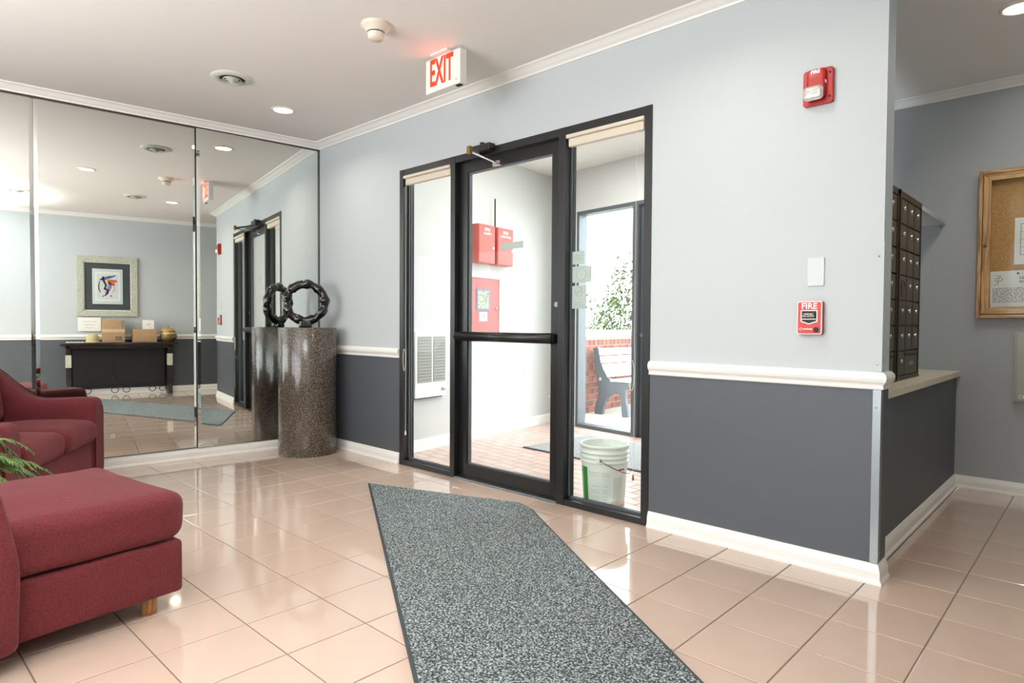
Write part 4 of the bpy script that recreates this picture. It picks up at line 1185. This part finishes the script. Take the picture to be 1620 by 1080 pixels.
c = MB(); c.box(-0.130, 0.130, -0.10, 0, 0, 0.362); c.build('cabinet', m_red2, t, bevel=0.004)
c = MB(); c.box(-0.124, 0.124, -0.106, -0.10, 0.006, 0.356); dr_ = c.build('cabinet_door', m_red2, t, bevel=0.003)
text_obj('lettering', 'FIRE', 0.044, m_text, dr_, (0.0, -0.1068, 0.315), sx=1.1)
text_obj('lettering', 'ALARM PANEL', 0.030, m_text, dr_, (0.0, -0.1068, 0.278), sx=0.95)
c = MB(); c.disc((0.100, -0.112, 0.15), 0.010, 'y', 0.006, 12); c.build('lock', m_chrome, dr_)
c = MB(); c.tube([(-0.115, -0.06, 0.362), (-0.115, -0.06, 0.64)], 0.007, 8); c.build('antenna', m_iron, t)
bx, by = LW((2.5-1.215)/math.cos(VA))
t = onleft('alarm_cabinet', bx, by, 1.672, 'left-hand red alarm cabinet cut by the door stile, seen through the door', 'alarm cabinet', 'red alarm cabinets in the vestibule')
c = MB(); c.box(-0.130, 0.125, -0.10, 0, 0, 0.362); c.build('cabinet', m_red2, t, bevel=0.004)
c = MB(); c.box(-0.124, 0.119, -0.106, -0.10, 0.006, 0.356); dr_ = c.build('cabinet_door', m_red2, t, bevel=0.003)
text_obj('lettering', 'FIRE', 0.044, m_text, dr_, (0.0, -0.1068, 0.315), sx=1.1)
text_obj('lettering', 'ALARM', 0.036, m_text, dr_, (0.0, -0.1068, 0.278), sx=1.0)
c = MB(); c.disc((0.090, -0.112, 0.15), 0.010, 'y', 0.006, 12); c.build('lock', m_chrome, dr_)
bx, by = LW((2.5-1.30)/math.cos(VA))
t = onleft('key_cupboard', bx, by, 0.98, 'faded red steel cupboard in a white frame below the alarm cabinets', 'cupboard')
c = MB()
for a, b, z0, z1 in ((-0.26, -0.225, 0, 0.60), (0.225, 0.275, 0, 0.60), (-0.225, 0.225, 0.56, 0.60), (-0.225, 0.225, 0, 0.03)): c.box(a, b, -0.022, 0, z0, z1)
c.build('white_frame', m_white, t, bevel=0.003)
c = MB(); c.box(-0.225, 0.225, -0.012, -0.002, 0.03, 0.56); dr_ = c.build('cupboard_door', m_pinkred, t)
c = MB(); c.box(-0.135, 0.075, -0.016, -0.012, 0.245, 0.455); ps = c.build('blue_bordered_poster', mat('poster_blue', srgb(120, 135, 160), 0.6), dr_)
c = MB(); c.box(-0.115, 0.055, -0.0175, -0.016, 0.265, 0.435); c.build('poster_picture', mat('poster_green', srgb(200, 205, 180), 0.6, col2=srgb(120, 130, 120), vscale=45), ps)
c = MB(); c.box(-0.085, 0.035, -0.015, -0.012, 0.145, 0.232); nn_ = c.build('small_note', m_paper, dr_)
c = MB(); c.disc((-0.02, -0.0165, 0.200), 0.010, 'y', 0.001, 10); c.build('orange_dot', m_orange, nn_)
c = MB(); c.smooth = True; c.disc((0.185, -0.024, 0.27), 0.013, 'y', 0.012, 14); c.build('latch', m_chrome, dr_)
# door stop
x_, y_ = LW(0.06); t = onleft('door_stop', x_, y_, 0.29, 'small white door stop on the vestibule wall near its far corner', 'door stop')
c = MB(); c.smooth = True; c.tube([(0, 0, 0.01), (0, -0.03, 0.0), (0, -0.055, -0.004)], 0.006, 8); c.build('stem', m_white, t)
c = MB(); c.smooth = True; c.disc((0, -0.066, -0.004), 0.012, 'y', 0.014, 12); c.build('tip', m_white, t)

# exterior storefront in the far wall
sf = struct(root('door_2', (KX, KY, 0), None, None, -VA))
def sbar(name, x0, x1, y0, y1, z0, z1, m=m_dalu): return MB().box(x0, x1, y0, y1, z0, z1).build(name, m, sf, bevel=0.002)
sbar('frame_post', 0.400, 0.435, 0.0, 0.12, -0.05, 2.30); sbar('frame_post', 1.17, 1.235, -0.005, 0.12, -0.05, 2.30)
sbar('frame_post', 2.585, 2.62, 0.0, 0.12, -0.05, 2.30)
sbar('frame_head', 0.435, 1.17, 0.0, 0.12, 2.262, 2.30); sbar('frame_head', 1.235, 2.585, 0.0, 0.12, 2.262, 2.30)
sbar('sill', 0.435, 1.17, 0.0, 0.12, -0.05, 0.035)
MB().box(0.437, 1.168, 0.06, 0.066, 0.035, 2.262).build('pane', m_glass, sf)
dl = MB(); dl.box(1.243, 1.335, 0.04, 0.085, -0.03, 2.255); dl.box(2.18, 2.27, 0.04, 0.085, -0.03, 2.255); dl.box(1.335, 2.18, 0.04, 0.085, -0.03, 0.08); dl.box(1.335, 2.18, 0.04, 0.085, 2.17, 2.255)
dlo = dl.build('door_leaf', m_dalu, sf, bevel=0.002)
MB().box(1.335, 2.18, 0.06, 0.066, 0.08, 2.17).build('pane', m_glass, dlo)
c = MB(); c.tube([(1.30, -0.02, 1.0), (2.22, -0.02, 1.0)], 0.02, 12); c.box(1.29, 1.32, -0.02, 0.04, 0.985, 1.015); c.box(2.20, 2.23, -0.02, 0.04, 0.985, 1.015); c.build('push_bar', m_dalu, dlo)
sbar('frame_post', 2.275, 2.33, 0.0, 0.12, -0.05, 2.262); MB().box(2.332, 2.583, 0.06, 0.066, 0.0, 2.262).build('pane', m_glass, sf)

# vestibule mat
t = root('vestibule_mat', (2.35, 1.62, 0), 'pale grey mat on the vestibule pavers behind the white bucket', 'mat', -VA+0.06)
c = MB(); c.box(-0.88, 0.95, -0.52, 0.38, 0.0005, 0.008); c.build('rubber_edge', m_rugb, t, bevel=0.002)
c = MB(); c.box(-0.865, 0.935, -0.505, 0.365, 0.008, 0.012); c.build('pile', m_rugv, t)
# bucket
bk = root('bucket', (2.965, 0.232, 0), 'large white plastic bucket with green label behind the right sidelight', 'bucket', 0)
c = MB(); c.smooth = True
c.lathe([(0, 0.004), (0.122, 0.0), (0.126, 0.004), (0.1415, 0.262)], 48)
c.lathe([(0.1415, 0.262), (0.151, 0.264), (0.151, 0.268), (0.1425, 0.272), (0.143, 0.290), (0.152, 0.292), (0.152, 0.296), (0.144, 0.300), (0.1445, 0.318), (0.153, 0.320), (0.153, 0.324), (0.145, 0.328), (0.1455, 0.350), (0.152, 0.354), (0.153, 0.364), (0.149, 0.370), (0.143, 0.369), (0.141, 0.36), (0.122, 0.01), (0, 0.008)], 48)
c.build('pail', m_pail, bk)
def band(name, a0, a1, z0, z1, m, par, rf=1.003):
    c = MB(); N = 10; vs = []; fs = []
    for i in range(N+1):
        a = a0+(a1-a0)*i/N
        for z in (z0, z1):
            r = (0.126+0.0155*(z-0.004)/0.258)*rf+0.0006
            vs.append((r*math.cos(a), r*math.sin(a), z))
    for i in range(N): fs.append((2*i, 2*i+2, 2*i+3, 2*i+1))
    c.add(vs, fs); c.smooth = True
    return c.build(name, m, par, fix=False)
m_fprint = mat('faint_print_grey', srgb(192, 200, 196), 0.5)
ca = math.atan2(-3.026-0.232, 5.238-2.965)      # direction of the viewer side
D = math.radians
band('green_label', ca-D(68), ca-D(47), 0.01, 0.235, m_green, bk)
band('yellow_strip', ca-D(80), ca-D(74), 0.01, 0.235, m_yel, bk)
band('text_panel', ca-D(42), ca+D(15), 0.02, 0.215, mat('faint_text_panel', srgb(214, 221, 214), 0.4), bk)
for k, z in enumerate((0.03, 0.045, 0.06, 0.085, 0.10, 0.125, 0.19, 0.205)):
    band('faint_print', ca-D(39), ca-D(12), z, z+0.005, m_fprint, bk, 1.008)
    band('faint_print', ca-D(5), ca+D(12), z, z+0.005, m_fprint, bk, 1.008)
band('side_text', ca+D(24), ca+D(50), 0.05, 0.18, mat('side_text_grey', srgb(196, 205, 198), 0.5), bk)
band('red_mark', ca+D(38), ca+D(58), 0.222, 0.230, m_red, bk, 1.008)
c = MB(); pts = []
for i in range(19):
    a = ca-D(12)+D(118)*i/18
    pts.append((0.159*math.cos(a), 0.159*math.sin(a), 0.292-0.098*math.sin(PI*min(1.0, i/18*0.62))))
c.tube(pts, 0.0022, 6); c.build('bail_handle', m_iron, bk)
c = MB(); a = ca-D(14); c.box(-0.012, 0.012, -0.012, 0.012, 0, 0.024); hl = c.build('handle_ear', m_pail, bk, loc=(0.15*math.cos(a), 0.15*math.sin(a), 0.276), rotz=a)

# ================================================================== OUTDOORS
# low brick wall along the porch, running away
WX, WY = 0.365, 3.04
wd = math.atan2(1.40, -0.147)             # direction in plan
bw = root('garden_wall', (WX, WY, -0.05), 'low red brick wall with white cap along the porch', 'wall', wd)
# local x along the wall (away), local y to the left of travel = behind ; visible face at y=0
LWL = 4.2
MB().box(0, LWL, 0.012, 0.20, 0, 0.985).build('mortar_core', m_mortar, bw)
bme = {}
cnt = 0
for r_i in range(12):
    z0 = 0.006+r_i*0.0795
    header = (r_i == 11)
    step = 0.112 if header else 0.216
    n_ = int(LWL/step)+1
    for k in range(n_):
        x0 = k*step - (0.108 if (r_i % 2 and not header) else 0)
        if x0 < -0.05 or x0+step > LWL+0.02: continue
        if header and k % 1: continue
        if cnt >= 295: break
        key = (header, random.random() < 0.6)
        if key not in bme:
            o = MB().box(0, step-0.012, 0.0, 0.05, 0, 0.067).build('brick', m_brick if key[1] else m_brick2, bw, bevel=0.003); bme[key] = o.data; 
        else:
            o = bpy.data.objects.new('brick', bme[key]); COL.objects.link(o); o.parent = bw
        o.location = (x0, random.uniform(-0.002, 0.002), z0); cnt += 1
MB().box(-0.02, LWL, -0.035, 0.235, 0.985, 1.075).build('coping', m_slat, bw, bevel=0.006)
# bench
BX, BY = 0.435, 3.70
bn = root('garden_bench', (BX, BY, -0.05), 'grey-ended bench with white slats on the porch', 'bench', -0.02)
def bench_end(yo):
    P = [(-0.055, 0.0), (-0.045, 0.10), (-0.005, 0.22), (0.0, 0.34), (-0.030, 0.48), (-0.065, 0.66), (-0.085, 0.845), (-0.03, 0.862), (0.005, 0.845), (0.03, 0.72), (0.075, 0.60), (0.13, 0.50), (0.20, 0.445), (0.28, 0.425), (0.46, 0.425), (0.47, 0.38), (0.42, 0.34), (0.42, 0.22), (0.45, 0.10), (0.46, 0.0), (0.37, 0.0), (0.36, 0.12), (0.345, 0.24), (0.30, 0.300), (0.20, 0.270), (0.12, 0.19), (0.085, 0.09), (0.07, 0.0)]
    c = MB(); c.plate(P, yo, yo+0.05); return c.build('bench_end', m_grey, bn, bevel=0.006)
e1_ = bench_end(0); bench_end(1.30)
c = MB(); c.disc((0.035, -0.003, 0.455), 0.022, 'y', 0.004, 16); c.build('maker_badge', m_putty, e1_)
for k, (x, z, ang) in enumerate(((0.012, 0.80, -0.15), (0.036, 0.70, -0.22), (0.075, 0.605, -0.40), (0.125, 0.525, -0.60))):
    c = MB(); c.box(-0.012, 0.012, 0.0, 1.36, -0.043, 0.043); o = c.build('slat', m_slat, bn, bevel=0.003, loc=(x+0.010, -0.005, z)); o.rotation_euler.y = ang
for k in range(4):
    c = MB(); c.box(0, 0.068, 0.0, 1.36, 0, 0.024); c.build('slat', m_slat, bn, bevel=0.003, loc=(0.19+k*0.075, -0.005, 0.432))
# shrubs
def shrub(x, y, h, w, label, n, seed, cone=False):
    rnd = random.Random(seed)
    t = root('garden_shrub', (x, y, -0.05), label, 'shrub', 0, 'shrubs beyond the brick wall')
    c = MB()
    for k in range(n):
        while True:
            p = Vector((rnd.uniform(-1, 1), rnd.uniform(-1, 1), rnd.uniform(0, 1)))
            lim = (1.0-p.z)**0.7 if cone else math.sqrt(max(0, 1-(2*p.z-0.9)**2/1.25))
            rr = math.hypot(p.x, p.y)
            if lim*0.35 < rr < lim: break
        q = Vector((p.x*w, p.y*w, 0.15+p.z*h))
        q += Vector((rnd.gauss(0, 0.05), rnd.gauss(0, 0.05), rnd.gauss(0, 0.05)))
        a = Vector((rnd.gauss(0, 1), rnd.gauss(0, 1), rnd.gauss(0, 1))).normalized(); b = a.cross(Vector((rnd.random(), rnd.random(), 1))).normalized()
        s_ = rnd.uniform(0.035, 0.07)
        c.add([q-a*s_, q+b*s_*0.4, q+a*s_, q-b*s_*0.4], [(0, 1, 2, 3)])
    f = c.build('foliage', m_leaf, t, fix=False); f['kind'] = 'stuff'
    c = MB()
    for k in range(7):
        a = rnd.uniform(0, 2*PI)
        c.tube([(0.05*math.cos(a), 0.05*math.sin(a), 0), (w*0.3*math.cos(a), w*0.3*math.sin(a), h*0.45), (w*0.5*math.cos(a+.3), w*0.5*math.sin(a+.3), h*0.8)], 0.015, 5, rs=[0.02, 0.012, 0.005])
    c.build('stems', m_bark, t)
shrub(-2.35, 8.6, 2.6, 1.0, 'tall conical pale green shrub beyond the brick wall', 5200, 1, True)
shrub(-4.3, 9.6, 1.75, 0.85, 'low loose shrub left of the tall conical one', 1600, 2)
shrub(0.15, 9.6, 2.0, 0.85, 'rounded shrub right of the tall conical one', 1800, 3)
shrub(-6.1, 9.2, 1.3, 0.7, 'lowest shrub at the left end of the row', 900, 4)
